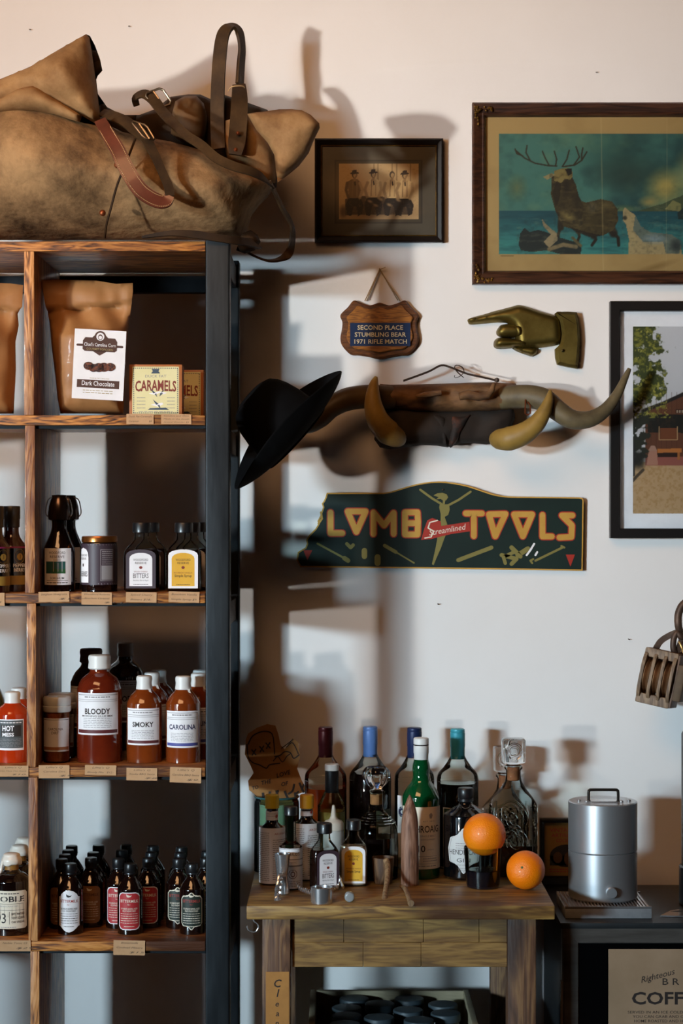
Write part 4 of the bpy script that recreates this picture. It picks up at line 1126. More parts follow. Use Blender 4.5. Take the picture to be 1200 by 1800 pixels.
for ph in (0, PI): m.tube([p - org + Vector((.0035 * math.cos(i * .9 + ph), 0, .0035 * math.sin(i * .9 + ph))) for i, p in enumerate(pa)], .0032, 8)
m.lathe([(.0005, -.006), (.004, -.005), (.006, 0), (.004, .005), (.0005, .006)], 16, c=tuple(pa[-1] - org + Vector((0, 0, .0))))
o = m.build('bar_spoon', m_chrome); o.location = org; tag(o, 'twisted steel bar spoon handle leaning on the jigger', 'spoon')
# strainer with its spring
y = -.492; s = RS(y); org = ot(565, y)
t = thing('cocktail_strainer', org, 'steel cocktail strainer ring with coiled spring at the table front edge', 'strainer')
M().lathe(prof(s, [(18.3, 0), (19, .3), (19, 27), (18.4, 27.5), (18.2, 26.5), (18.2, .5)]), 40, cap0=False, cap1=False).build('ring', m_chrome, t)
for nm, L in (('spring', [(546, 1569, -.455), (538, 1566, -.43), (529, 1563, -.41), (521, 1555, -.40)]), ('spring', [(578, 1566, -.455), (588, 1562, -.43), (595, 1556, -.41), (597, 1543, -.40)])):
    c = cr([P(*p) - org for p in L], 24); m = M()
    m.tube([p + Vector((0, math.cos(i * .75), math.sin(i * .75))) * .0042 for i, p in enumerate(c)], .0012, 6); m.build(nm, m_chrome, t)
m = M(); m.tube([P(598, 1543, -.40) - org, P(600, 1552, -.42) - org, P(603, 1560, -.44) - org], [.002, .002, .003], 8); m.build('handle', m_chrome, t)
# small glass stopper
o = M().lathe(smoothprof([(.001, -.02), (.005, -.019), (.0055, -.004), (.009, 0), (.0095, .008), (.008, .0125), (.001, .013)], 3), 24, T=Matrix.Rotation(PI / 2 + .05, 3, 'X') @ Matrix.Rotation(0, 3, 'Z')).build('glass_stopper', mat('frosted_glass', '#8b8f90', .25, coat=.5))
o.location = ot(614, -.478) + Vector((0, 0, .0097)); tag(o, 'small frosted glass stopper lying at the table front', 'stopper')
# wooden cup with handle, wooden stick
m_cup = wood('cup_wood', ['#3f2a1a', '#5a3f28', '#735438'], 'Z', 5, 3, .6, 9.)
y = -.30; s = RS(y); org = ot(673, y)
t = thing('wooden_scoop', org, 'wooden cup-shaped scoop with long bone-like handle reaching forward', 'scoop')
hc = (CZ - TZ) / s + 900 - 1507
M().lathe(prof(s, [(1, 0), (15, .4), (16, 2), (18, hc * .6), (19.5, hc), (17.8, hc + .2), (16.5, hc * .6), (14, 5), (.5, 4)]), 32).build('cup', m_cup, t)
M().tube([p - org for p in cr([P(678, 1512, -.322), P(681, 1522, -.335), P(680, 1548, -.38), P(677, 1568, -.42), P(675, 1584, -.455), P(673, 1589, -.458)], 6)], interp([.006, .0058, .0052, .0048, .006, .0075], 31), 12).build('handle', wood('handle_wood', ['#6a5038', '#8a6d4d', '#a08462'], 'Z', 5, 3, .6, 1.), t)
q = [(705, 1558), (712, 1562), (718, 1578), (722, 1588)]
def tab(px, py, h=.006):
    d = (CZ - TZ - h) * FPX / (py - 900); return Vector(((px - 600) * d / FPX, d - CAMD, TZ + h))
pa = [tab(a, b) for a, b in q]; org = Vector((pa[-1].x, pa[-1].y, TZ))
o = M().tube([p - org for p in cr(pa, 6)], interp([.0035, .0045, .0045, .006], 19), 12).build('wooden_stick', MATS['handle_wood']); o.location = org; tag(o, 'short crooked wooden stick lying in front of the muddler', 'stick')
# glass with an orange, and the second orange
y = -.338; s = RS(y)
t = thing('drinking_glass', ot(848.5, y), 'clear tumbler with thick dark base carrying the upper orange', 'glass')
M().lathe(prof(s, [(1, 2), (27, 2.2), (29, 5), (31, 30), (33.5, 70), (33.5, 71), (32.2, 71), (29.8, 32), (27.5, 31), (1, 30.5)]), 48).build('glass_body', g_clear, t, smooth=50)
M().lathe(prof(s, [(1, 0), (27, .3), (28.6, 2), (29.4, 30), (1, 30.3)]), 40).build('dark_base', mat('dark_blue_glass', '#0b0d16', .08, coat=.8), t)
m_or = mat('orange_peel', '#f87800', .40, col2='#ff8c08', scale=12, bump=.35, bscale=420, coat=.12)
def orange(loc, r, label, rot):
    t = thing('orange', loc, label, 'orange')
    def T(v): return Vector((v.x, v.y, v.z * .97)) * (1 - .03 * math.exp(-((v.normalized() - Vector((0, 0, 1))).length / .25) ** 2))
    m = M(); n = 28
    m.lathe([(max(.0004, r * math.sin(PI * i / n)), -r * math.cos(PI * i / n)) for i in range(n + 1)], 48, T=T)
    a = m.build('peel', m_or, t, smooth=80)
    b = M().lathe([(.0008, .0002), (.0022, .0006), (.0024, .0012), (.001, .0016)], 10, c=(0, 0, r * .97 * .965)).build('stem_end', mat('stem_green', '#4a5a1e', .7), t)
    for o in (a, b): o.rotation_euler = rot
    return t
orange(Vector(((851 - 600) * RS(y), y, CZ - (1466.5 - 900) * RS(y))), .0415, 'upper orange perched on the tumbler', (-.9, .4, 0))
yo = -.36; so = RS(yo)
orange(Vector(((923.5 - 600) * so, yo, TZ + .0372)), .0372, 'lower orange resting on the table beside the square decanter', (1.15, -.75, 0))

# ---------------------------------------------------------------- leather bag on top of the rack
m_canvas = mat('waxed_canvas', '#3a2818', .8, col2='#a9855c', scale=8.5, stretch=(1, 1, .8), lo=.34, hi=.64, bump=.6, bscale=38, detail=12, spec=.2, nr=.72, bdist=.007)
m_tan = mat('worn_tan_leather', '#785634', .75, col2='#b08a5e', scale=8, lo=.32, hi=.66, bump=.5, bscale=34, detail=11, spec=.2, nr=.7, bdist=.006)
m_dkl = mat('dark_leather', '#1c1109', .7, col2='#3a2714', scale=9, bump=.2, bscale=50, spec=.2)
m_strap = mat('oiled_strap', '#2c1d10', .6, col2='#4c371f', scale=14, bump=.2, bscale=80, spec=.25)
m_brl = mat('chestnut_leather', '#54291c', .38, col2='#6e3a2a', scale=16, coat=.3)
m_stitch = mat('pale_stitch', '#c9a777', .7)
m_rivet = mat('copper_rivet', '#8a4a2a', .4, .8)
m_nick = mat('nickel_buckle', '#8a7a66', .35, 1.)
bg = Vector((RX(180), -.27, SHELF[0] + .0005))
bag = thing('leather_bag', bg, 'large worn tan canvas and leather holdall lying on top of the rack', 'bag')
def bp(L, y): return [(P(a, b, y).x - bg.x, P(a, b, y).z - bg.z) for a, b in L]
def B3(L): return [P(*p) - bg for p in L]
def inf(name, L, y, fr, bk, rr, mt, amp=.006, nf=8, seed=0., step=.014, floor=False, post=None):
    def pst(v, side, u):
        if post: v = post(v, side, u)
        return Vector((v.x, v.y, max(v.z, .0008))) if floor else v
    return M().inflate(bp(L, y), y - bg.y, fr, bk, rr, step, 0, amp, nf, seed, post=pst, power=.5).build(name, mt, bag, smooth=80)
# body
body = [(-110, 170), (-40, 170), (60, 176), (120, 190), (175, 212), (215, 232), (250, 240), (290, 247), (330, 257), (380, 272), (440, 300), (478, 325), (474, 342), (456, 360), (442, 378), (436, 398), (430, 418), (380, 421), (300, 422), (150, 422), (0, 422), (-110, 420)]
def fold(v, side, u):
    if side == 0:
        # sagging folds down the front panel
        v.y += .012 * math.sin(v.x * 21 + 3 * v.z) * u * .6 + .006 * math.sin(v.z * 40 + v.x * 12) * u
        r1 = noise.noise(Vector((v.x * 7 + v.z * 5, v.z * 11 - v.x * 2, 4.2)))
        v.y += .016 * (abs(r1) ** .7 - .4) * u + .006 * abs(noise.noise(Vector((v.x * 19, v.z * 23, 1.7)))) * u
    return v
inf('body', body, -.29, .185, .16, .16, m_canvas, .010, 6, 1., .014, True, fold)
# collapsed top flap on the left
flap = [(-110, 150), (-40, 146), (0, 139), (35, 125), (55, 116), (80, 101), (105, 86), (130, 72), (151, 60), (157, 66), (161, 90), (166, 125), (171, 165), (175, 195), (178, 222), (160, 219), (130, 211), (95, 199), (60, 193), (30, 194), (0, 199), (-110, 205)]
def crease(v, side, u):
    if side == 0:
        a = v.x * .8 + v.z
        r1 = noise.noise(Vector((a * 16, (v.z - v.x) * 6, 9.1)))
        v.y += (.013 * math.sin(a * 40 + 1) + .006 * math.sin(v.x * 70 - v.z * 25) + .028 * (abs(r1) ** .7 - .4)) * min(1, u * 1.3)
    return v
inf('top_flap', flap, -.375, .062, .05, .06, m_tan, .012, 10, 5., .010, False, crease)
inf('flap_fold', [(-110, 172), (-40, 176), (0, 172), (30, 156), (58, 150), (80, 161), (110, 182), (145, 204), (174, 221), (150, 217), (120, 209), (95, 201), (60, 195), (30, 196), (0, 201), (-110, 207)], -.418, .03, .03, .03, m_tan, .008, 12, 11., .009)
inf('flap_edge', [(151, 60), (158, 63), (167, 80), (176, 105), (180, 124), (172, 133), (169, 140), (172, 165), (188, 188), (214, 202), (240, 202), (238, 214), (205, 216), (176, 200), (168, 150), (160, 95)], -.335, .012, .02, .02, m_dkl, .003, 14, 2., .008)
# dark inside and back panel
inf('back_panel', [(168, 165), (176, 178), (190, 192), (215, 203), (245, 202), (272, 192), (300, 170), (330, 166), (352, 166), (372, 175), (392, 166), (420, 175), (470, 193), (492, 235), (486, 330), (440, 322), (330, 290), (240, 262), (180, 240)], -.20, .03, .03, .04, m_dkl, .008, 12, 3., .011)
inf('inner_gusset', [(302, 200), (308, 178), (325, 168), (345, 168), (358, 182), (364, 205), (362, 232), (355, 258), (320, 250), (300, 235)], -.255, .03, .02, .03, mat('brown_lining', '#3d2a15', .7, col2='#6b4c27', scale=9), .004, 12, 8., .010)
# flared right end
inf('side_panel', [(396, 212), (420, 205), (436, 200), (450, 222), (470, 248), (482, 270), (485, 300), (484, 322), (470, 322), (440, 304), (400, 280), (392, 250)], -.262, .03, .03, .04, m_tan, .006, 12, 4., .010)
def curl(v, side, u):
    v.y += .012 * math.sin(v.x * 30 + v.z * 18) + .018 * (abs(noise.noise(Vector((v.x * 14 + v.z * 9, v.z * 10, 6)))) ** .7 - .4) * u
    return v
inf('end_flap', [(434, 200), (450, 196), (470, 193), (490, 190), (512, 191), (530, 194), (546, 203), (561, 218), (562, 226), (552, 245), (542, 268), (525, 290), (505, 308), (488, 322), (485, 300), (482, 272), (470, 250), (450, 228)], -.365, .035, .03, .05, m_tan, .006, 10, 6., .010, False, curl)
# seam with rivets
M().tube(B3(cr([(238, 243, -.462), (222, 285, -.480), (206, 325, -.486), (195, 365, -.485), (187, 395, -.470), (184, 418, -.44)], 6)), .0022, 6).build('seam', m_dkl, bag)
for px, py, y in ((206, 290, -.478), (180, 374, -.485)):
    M().lathe([(.001, -.004), (.006, -.004), (.006, 0), (.004, .002), (.001, .003)], 16, T=lambda v, c=B3([(px, py, y)])[0]: Matrix.Rotation(PI / 2, 3, 'X') @ v + c).build('rivet', m_rivet, bag)
# upright carrying handle
hp = cr(B3([(384, 262, -.275), (382, 205, -.262), (383, 150, -.25), (386, 100, -.24), (391, 65, -.232), (400, 49, -.226), (411, 47, -.218), (421, 58, -.21), (425, 85, -.205), (423, 115, -.205), (421, 150, -.215)]), 6)
nn = []
for i in range(len(hp)):
    f = i / (len(hp) - 1)
    nn.append(Vector((-.25, -1, .2)).lerp(Vector((0, -.55, 1)), min(1, max(0, (f - .3) / .25))).normalized() if f < .55 else Vector((0, -.55, 1)).lerp(Vector((.9, -.42, 0)), min(1, (f - .55) / .2)).normalized())
M().ribbon(hp, interp([.028, .028, .027, .027, .026, .026, .026, .024, .022, .024, .026], len(hp)), .006, nn).build('carrying_handle', m_strap, bag, smooth=60)
M().ribbon(cr(B3([(420, 150, -.24), (421, 175, -.275), (419, 215, -.30), (416, 250, -.315), (413, 272, -.32)]), 5), interp([.026, .032, .034, .034, .024], 21), .006, (0, -1, .1)).build('handle_tab', m_strap, bag, smooth=60)
M().tube(cr(B3([(401, 160, -.262), (406, 153, -.272), (418, 151, -.272), (428, 152, -.262), (430, 158, -.25), (434, 175, -.245)]), 5), .0012, 6).build('tie_string', m_stitch, bag)
for px, py in ((418, 234), (414, 263)):
    M().lathe([(.001, -.003), (.004, -.003), (.004, 0), (.001, .0025)], 12, T=lambda v, c=B3([(px, py, -.322)])[0]: Matrix.Rotation(PI / 2, 3, 'X') @ v + c).build('rivet', m_rivet, bag)
# front handle loop
fp = cr(B3([(176, 212, -.435), (190, 236, -.48), (207, 265, -.505), (224, 300, -.515), (243, 330, -.517), (262, 346, -.514), (280, 354, -.508), (292, 353, -.503), (298, 344, -.50)]), 6)
M().ribbon(fp, interp([.022, .025, .028, .029, .029, .028, .027, .025, .018], len(fp)), .005, (0, -1, .25)).build('front_handle', m_brl, bag, smooth=60)
stp = M()
for off in (-.0105, .0105):
    for i in range(4, len(fp) - 3):
        for k in range(2):
            a = fp[i].lerp(fp[i + 1], k / 2 + .08); b = fp[i].lerp(fp[i + 1], k / 2 + .36)
            tdir = (fp[i + 1] - fp[i]).normalized(); sd = tdir.cross(Vector((0, -1, .25))).normalized() * off
            stp.tube([a + sd + Vector((0, -.0038, .0006)), b + sd + Vector((0, -.0038, .0006))], .0007, 5)
stp.build('stitching', m_stitch, bag)
fr = cr(B3([(298, 344, -.50), (296, 328, -.497), (284, 300, -.49), (273, 275, -.48), (264, 258, -.47), (255, 243, -.46), (240, 230, -.45), (220, 214, -.43), (196, 203, -.40), (178, 198, -.37)]), 6)
M().ribbon(fr, interp([.018, .017, .016, .017, .019, .021, .024, .024, .022, .018], len(fr)), .004, (.25, -1, .2)).build('handle_return', m_strap, bag, smooth=60)
def buckle(name, c4, y, rad=.0024, prong=True):
    m = M(); q = [P(a, b, y + dy) - bg for a, b, dy in c4]
    pts = []
    for i in range(4):
        a, b, c = q[i - 1], q[i], q[(i + 1) % 4]
        for t in (.0, .5, 1.): pts.append((b + (a - b) * .16).lerp(b + (c - b) * .16, t) * .9 + b * .1)
    m.tube(pts, rad, 8, closed=True)
    if prong: m.tube([q[0].lerp(q[1], .5), q[2].lerp(q[3], .5) + Vector((0, -.004, 0))], rad * .8, 6)
    m.build(name, m_nick, bag)
buckle('buckle', [(230, 212, 0), (257, 220, .004), (273, 247, 0), (253, 243, -.006)], -.478)
buckle('buckle', [(254, 165, 0), (284, 154, 0), (303, 182, 0), (274, 193, -.004)], -.335)
# long shoulder strap
lp = cr(B3([(240, 186, -.30), (238, 172, -.31), (252, 165, -.325), (268, 174, -.337), (282, 192, -.355), (300, 212, -.39), (325, 236, -.43), (352, 254, -.455), (380, 278, -.474), (410, 292, -.476), (440, 301, -.465), (462, 312, -.445), (478, 327, -.40)]), 6)
M().ribbon(lp, interp([.012, .014, .02, .022, .021, .02, .019, .019, .019, .019, .018, .017, .015], len(lp)), .004, (.1, -1, .45)).build('shoulder_strap', m_strap, bag, smooth=60)
hp = cr(B3([(476, 324, -.405), (486, 345, -.36), (498, 370, -.32), (509, 388, -.29), (514, 405, -.27), (512, 432, -.26), (504, 449, -.262), (488, 457, -.27), (470, 458, -.285), (452, 452, -.30), (436, 444, -.31)]), 6)
nn = [Vector((.75, -.55, .3)).lerp(Vector((0, -.35, 1)), min(1, max(0, (i / (len(hp) - 1) - .5) / .2))) for i in range(len(hp))]
M().ribbon(hp, .017, .004, nn).build('hanging_strap', m_strap, bag, smooth=60)
M().ribbon(cr(B3([(250, 417, -.475), (300, 410, -.49), (340, 412, -.49), (380, 418, -.488), (420, 424, -.47), (445, 428, -.40), (452, 432, -.36)]), 5), interp([.004, .010, .014, .014, .014, .026, .02], 31), .005, (0, -1, .15)).build('bottom_strap', m_dkl, bag, smooth=60)
inf('strap_tail', [(424, 412), (440, 404), (452, 412), (458, 425), (448, 440), (430, 446), (415, 440)], -.33, .02, .02, .02, m_dkl, .003, 14, 9., .008)

# ---------------------------------------------------------------- black felt hat on the rack's side
m_felt = mat('black_felt', '#060607', .9, col2='#0a0a0c', scale=40, spec=.12)
yh = -.30
ux = Vector((180, 0, 200)).normalized()
ex = ux; ez = Vector((-200, 0, 180)).normalized(); ey = ez.cross(ex)
hc = P(501, 751, yh) - ez * .028
hat = thing('felt_hat', hc, 'black felt hat hanging on the right side of the rack', 'hat')
R0 = Matrix((ex, ey, ez)).transposed() @ Matrix.Rotation(math.radians(9), 3, 'X')
rx, ry = .155, .135
def brimz(x, y_):
    return .052 * (abs(y_) / ry) ** 2 + .020 * (abs(x) / rx) ** 2
m = M(); vs = []; fs = []; NA = 64
rings = [.48, .54, .62, .71, .80, .88, .95, .99, 1.0]
for side in (1, -1):
    for f in (rings if side == 1 else rings[::-1]):
        for k in range(NA):
            a = 2 * PI * k / NA
            x, y_ = rx * f * math.cos(a), ry * f * math.sin(a)
            e = max(0, (f - .45) / .55)
            vs.append((x, y_, brimz(x, y_) * e + (.002 if side == 1 else -.002) * (1 if f < .99 else .5)))
nr = len(rings) * 2
for i in range(nr):
    for k in range(NA):
        k2 = (k + 1) % NA; j = (i + 1) % nr
        fs.append((i * NA + k, j * NA + k, j * NA + k2, i * NA + k2))
m.add(vs, fs, 0, R0)
m.build('brim', m_felt, hat, smooth=60)
def crownT(v):
    dent = -.022 * math.exp(-(v.y / .02) ** 2) * (1 if v.z > .09 else 0) * max(0, 1 - abs(v.x) / .07)
    return R0 @ Vector((v.x, v.y, v.z + dent + .10 * v.x * max(0, v.z - .05)))
cp = [(.080, .070, -.004, 2), (.079, .069, .004, 2), (.077, .066, .03, 2), (.073, .062, .06, 2), (.067, .056, .085, 2.1), (.060, .049, .105, 2.1), (.052, .041, .118, 2.1), (.042, .032, .124, 2.1), (.026, .018, .127, 2), (.012, .009, .1275, 2), (.0006, .0006, .1275, 2)]
M().lathe(cp, 56, T=crownT, cap0=False).build('crown', m_felt, hat, smooth=70)
M().lathe([(.0805, .0705, .001, 2), (.0815, .0715, .003, 2), (.080, .070, .018, 2), (.0785, .0685, .019, 2)], 56, T=lambda v: R0 @ (v + Vector((.0004, 0, 0))), cap0=False, cap1=False).build('hat_band', mat('black_ribbon', '#0c0c0e', .5), hat)

# ---------------------------------------------------------------- pictures
def vnoise(nx, ny, sx, sy, seed):
    r = np.random.RandomState(seed); out = np.zeros((ny, nx)); amp = 1.; tot = 0
    for o_ in range(4):
        gx, gy = max(2, int(sx * 2 ** o_)) + 1, max(2, int(sy * 2 ** o_)) + 1
        g = r.rand(gy, gx)
        X = np.linspace(0, gx - 1.001, nx); Y = np.linspace(0, gy - 1.001, ny)
        xi = X.astype(int); yi = Y.astype(int); fx = X - xi; fy = (Y - yi)[:, None]
        fx = fx * fx * (3 - 2 * fx); fy = fy * fy * (3 - 2 * fy)
        a = g[yi][:, xi] * (1 - fx) + g[yi][:, xi + 1] * fx; b = g[yi + 1][:, xi] * (1 - fx) + g[yi + 1][:, xi + 1] * fx
        out += amp * (a * (1 - fy) + b * fy); tot += amp; amp *= .55
    return out / tot
class Paint:
    """a small painted surface; x, y run in the photograph's pixels, y down"""
    def __init__(s, x0, y0, x1, y1, nx, ny, col):
        s.x0, s.y0, s.x1, s.y1, s.nx, s.ny = x0, y0, x1, y1, nx, ny
        s.X, s.Y = np.meshgrid(np.linspace(x0, x1, nx), np.linspace(y0, y1, ny))
        s.C = np.zeros((ny, nx, 3)); s.C[:] = s.rgb(col)
    def rgb(s, c): c = c.lstrip('#'); return np.array([int(c[i:i + 2], 16) / 255 for i in (0, 2, 4)])
    def mixm(s, m, col): s.C = s.C * (1 - m[..., None]) + s.rgb(col) * m[..., None]; return s
    def blob(s, x, y, rx, ry, col, a=1., soft=.5, rot=0.):
        dx, dy = s.X - x, s.Y - y; c, n = math.cos(rot), math.sin(rot)
        d = np.sqrt(((dx * c + dy * n) / rx) ** 2 + ((-dx * n + dy * c) / ry) ** 2)
        return s.mixm(a * np.clip((1 - d) / max(soft, .02), 0, 1), col)
    def poly(s, pts, col, a=1., tex=None):
        p = np.array(pts, float); q = np.roll(p, -1, 0); ins = np.zeros(s.X.shape, bool)
        for (xa, ya), (xb, yb) in zip(p, q):
            if ya == yb: continue
            ins ^= ((ya > s.Y) != (yb > s.Y)) & (s.X < (xb - xa) * (s.Y - ya) / (yb - ya) + xa)
        m = ins * a
        if tex is not None: m = m * tex
        return s.mixm(m, col)
    def line(s, pts, w, col, a=1.):
        d = np.full(s.X.shape, 1e9)
        for (xa, ya), (xb, yb) in zip(pts, pts[1:]):
            L = (xb - xa) ** 2 + (yb - ya) ** 2
            t = np.clip(((s.X - xa) * (xb - xa) + (s.Y - ya) * (yb - ya)) / max(L, 1e-9), 0, 1)
            d = np.minimum(d, np.hypot(s.X - xa - t * (xb - xa), s.Y - ya - t * (yb - ya)))
        return s.mixm(a * np.clip((w / 2 - d) / (w * .3) + .5, 0, 1), col)
    def grad(s, m, col): return s.mixm(np.clip(m, 0, 1), col)
    def build(s, name, parent, y, org, rough=.55, gain=1.):
        me = bpy.data.meshes.new(name)
        px = s.X.ravel(); py = s.Y.ravel(); d = CAMD + y
        v = np.stack([(px - 600) * d / FPX - org.x, np.full(px.shape, y - org.y), CZ - (py - 900) * d / FPX - org.z], 1)
        i = np.arange(s.nx * s.ny).reshape(s.ny, s.nx)
        f = np.stack([i[1:, :-1], i[1:, 1:], i[:-1, 1:], i[:-1, :-1]], -1).reshape(-1, 4)
        me.from_pydata(v.tolist(), [], f.tolist())
        c = np.clip(s.C * gain, 0, 1)
        c = np.where(c <= .04045, c / 12.92, ((c + .055) / 1.055) ** 2.4).reshape(-1, 3)
        at = me.color_attributes.new('paint', 'FLOAT_COLOR', 'POINT')
        at.data.foreach_set('color', np.concatenate([c, np.ones((len(c), 1))], 1).astype(np.float32).ravel())
        me.materials.append(painted(name + '_paint', rough))
        o = bpy.data.objects.new(name, me); COL.objects.link(o); o.parent = parent
        return o
def frame_mesh(x0, y0, x1, y1, wdt, prof_, yb, org):
    """mitred picture frame; prof_ lists (fraction of width from outside, depth towards the viewer)"""
    m = M(); loops = []
    for f, dp in prof_:
        i = wdt * f
        loops.append([P(a, b, -.005) - org for a, b in ((x0 + i, y0 + i), (x1 - i, y0 + i), (x1 - i, y1 - i), (x0 + i, y1 - i))])
        for v in loops[-1]: v.y = yb - dp - org.y
    vs = [v for l in loops for v in l]; fs = []
    for i in range(len(loops) - 1):
        for k in range(4):
            k2 = (k + 1) % 4
            fs.append((i * 4 + k, i * 4 + k2, (i + 1) * 4 + k2, (i + 1) * 4 + k))
    return m.add(vs, fs, 0)
def flatrect(x0, y0, x1, y1, y, org):
    return M().add([P(x0, y1, y) - org, P(x1, y1, y) - org, P(x1, y0, y) - org, P(x0, y0, y) - org], [(0, 1, 2, 3)])
def backing(x0, y0, x1, y1, org): 
    a = P(x0, y1, -.004) - org; b = P(x1, y0, -.004) - org
    return M().box((a.x, -.0085 - org.y, a.z), (b.x, -.0015 - org.y, b.z))
m_frb = mat('black_frame', '#0d0a09', .4, col2='#15100e', scale=12, coat=.2)
m_frw = wood('dark_frame_wood', ['#24130b', '#3a2114', '#4a2c1b'], 'X', 5, 3, .45, 2., coat=.2)
m_gold = mat('aged_gold', '#8a6a30', .4, .7, col2='#5a4220', scale=60)
m_pane = thin_glass('picture_glass')

# small group photograph
org = P(665, 427, 0)
t = thing('framed_photograph', org, 'small black framed sepia photograph of four seated people', 'picture')
frame_mesh(553, 245, 778, 427, 12, [(0, 0), (0, .015), (.25, .018), (.75, .014), (1, .009), (1, .004)], -.002, org).build('frame', m_frb, t, smooth=0)
frame_mesh(564, 256, 767, 416, 2.2, [(0, .0098), (.4, .0112), (1, .0098)], -.002, org).build('gilt_slip', m_gold, t, smooth=0)
backing(558, 250, 773, 422, org).build('backing', m_frb, t)
p = Paint(564, 256, 767, 416, 210, 165, '#4b4436')
p.mixm((vnoise(210, 165, 6, 5, 1) - .5) * .5 + .1, '#2e2a20')
p.poly([(588, 281), (742, 281), (742, 393), (588, 393)], '#2c271e'); p.poly([(591, 283.5), (739, 283.5), (739, 390.5), (591, 390.5)], '#3c3629')
p.poly([(596, 288), (735, 288), (735, 385), (596, 385)], '#b09468'); p.blob(640, 330, 90, 60, '#b89a6c', .6, 1)
for x in (657, 664, 689, 697, 721): p.line([(x, 289), (x, 345)], 2.4, '#77603f', .7)
p.blob(665, 372, 85, 22, '#6b5337', .8, .8); p.blob(603, 372, 8, 14, '#4a3826', .8, .7)
p.poly([(606, 350), (636, 344), (720, 348), (726, 366), (724, 377), (606, 378)], '#3a2a1a', .8)
for i, (x, hy, lean) in enumerate(((623, 305, -2), (656, 304, 1), (689, 305, -1), (711, 306, 2))):
    sh_ = '#6d583c' if i == 0 else '#bda273'
    p.poly([(x - 9, hy + 40), (x + 9, hy + 40), (x + 16, hy + 55), (x + 13, 376), (x + 6, 380), (x + 3, hy + 58), (x - 2, hy + 58), (x - 6, 380), (x - 13, 378), (x - 16, hy + 54)], '#150e08')
    p.poly([(x - 12 + lean, hy + 15), (x - 5, hy + 10), (x + 5, hy + 10), (x + 12 + lean, hy + 15), (x + 11, hy + 30), (x + 9, hy + 43), (x - 9, hy + 43), (x - 11, hy + 30)], sh_)
    p.line([(x - 11 + lean, hy + 17), (x - 15, hy + 29), (x - 11, hy + 42)], 5, '#8d7450' if i else '#57452e'); p.line([(x + 11 + lean, hy + 17), (x + 14, hy + 29), (x + 9, hy + 43)], 5, '#9b8159')
    p.line([(x - 3, hy + 12), (x - 4, hy + 40)], 1.6, '#7a6242'); p.line([(x + 4, hy + 12), (x + 4, hy + 40)], 1.4, '#8a7250'); p.line([(x, hy + 11), (x + 1, hy + 20)], 2.6, '#2c1f13')
    p.line([(x, hy + 7), (x, hy + 12)], 4.5, '#8a6f4c'); p.blob(x, hy + 2, 5, 6.6, '#2a1d12', 1, .15); p.blob(x + .6, hy + 3.4, 3.7, 5, '#a88b60', 1, .3); p.blob(x + 2, hy + 5, 1.8, 3, '#7d6444', .8, .5)
    if i != 2: p.poly([(x - 8, hy - .5), (x - 4, hy - 3), (x - 3.5, hy - 6), (x + 3.5, hy - 6.5), (x + 4, hy - 3), (x + 8, hy - 1.5), (x + 7, hy + .6), (x - 7, hy + 1)], '#2b1e12')
for x, y in ((650, 354), (668, 350), (684, 360), (700, 352), (660, 361)): p.blob(x, y, 7, 3.5, '#a98c60', .9, .7, .4)
p.poly([(608, 352), (640, 345), (720, 350), (720, 376), (610, 378)], '#150e08', .2)
p.mixm(np.clip((vnoise(210, 165, 60, 50, 4) - .62) * 4, 0, 1) * .5 * ((p.Y > 288) & (p.Y < 385) & (p.X > 596) & (p.X < 735)), '#8a6f4a')
p.build('photo_print', t, -.0094, org, .5)
flatrect(564, 256, 767, 416, -.0125, org).build('glass_pane', m_pane, t, smooth=0)

# stag print
SX0, SY0, SX1, SY1 = 829, 183, 1330, 501
org = P(1080, 501, 0)
t = thing('framed_print', org, 'wide dark framed stag print with teal sky and gilt corner ornaments', 'picture')
frame_mesh(SX0, SY0, SX1, SY1, 24, [(0, 0), (0, .02), (.12, .024), (.4, .021), (.72, .017), (.8, .019), (.9, .017), (1, .011), (1, .006)], -.003, org).build('frame', m_frw, t, smooth=0)
backing(SX0 + 5, SY0 + 5, SX1 - 5, SY1 - 5, org).build('backing', m_frw, t)
rn = random.Random(5)
for cx, cy, dx, dy in ((833, 187, 1, 1), (833, 497, 1, -1), (1326, 187, -1, 1), (1326, 497, -1, -1)):
    m = M()
    for k in range(30):
        u = rn.random() * 32; vv = rn.random() * 7 + 1
        a, b = (u, vv) if k % 2 else (vv, u)
        c = P(cx + dx * a, cy + dy * b, -.026) - org
        m.lathe([(.0003, -.0028), (.002 + rn.random() * .0012, -.001), (.0022, .001), (.0003, .0028)], 8, c=tuple(c))
    m.build('corner_ornament', m_gold, t)
nx, ny = 380, 250
p = Paint(852, 206, 1306, 478, nx, ny, '#a48a58')
p.mixm(np.clip(vnoise(nx, ny, 7, 5, 2) - .45, 0, 1) * 1.2, '#84693c')
IM = (p.X > 877) & (p.X < 1282) & (p.Y > 235) & (p.Y < 447)
keep = p.C.copy()
p.C[:] = p.rgb('#416f64')
n1 = vnoise(nx, ny, 5, 4, 7); n2 = vnoise(nx, ny, 8, 6, 12)
p.mixm(np.clip((n1 - .42) * 4, 0, 1) * .8, '#1f4040'); p.mixm(np.clip((n2 - .5) * 4, 0, 1) * .55, '#5f7f62')
p.blob(1085, 280, 80, 60, '#1d3a34', .6, 1); p.blob(908, 330, 22, 28, '#5d6440', .8, 1); p.blob(1110, 310, 90, 40, '#2a3b30', .6, 1)
p.blob(1170, 330, 44, 40, '#a39250', .95, .8, -.5); p.blob(1220, 300, 40, 50, '#a08f55', .8, .9); p.blob(1140, 355, 22, 13, '#9c8a50', .8, .8); p.blob(1095, 368, 34, 9, '#6d7a4c', .8, 1)
p.mixm(np.clip((vnoise(nx, ny, 20, 14, 9) - .5) * 3, 0, 1) * .25, '#16302e')
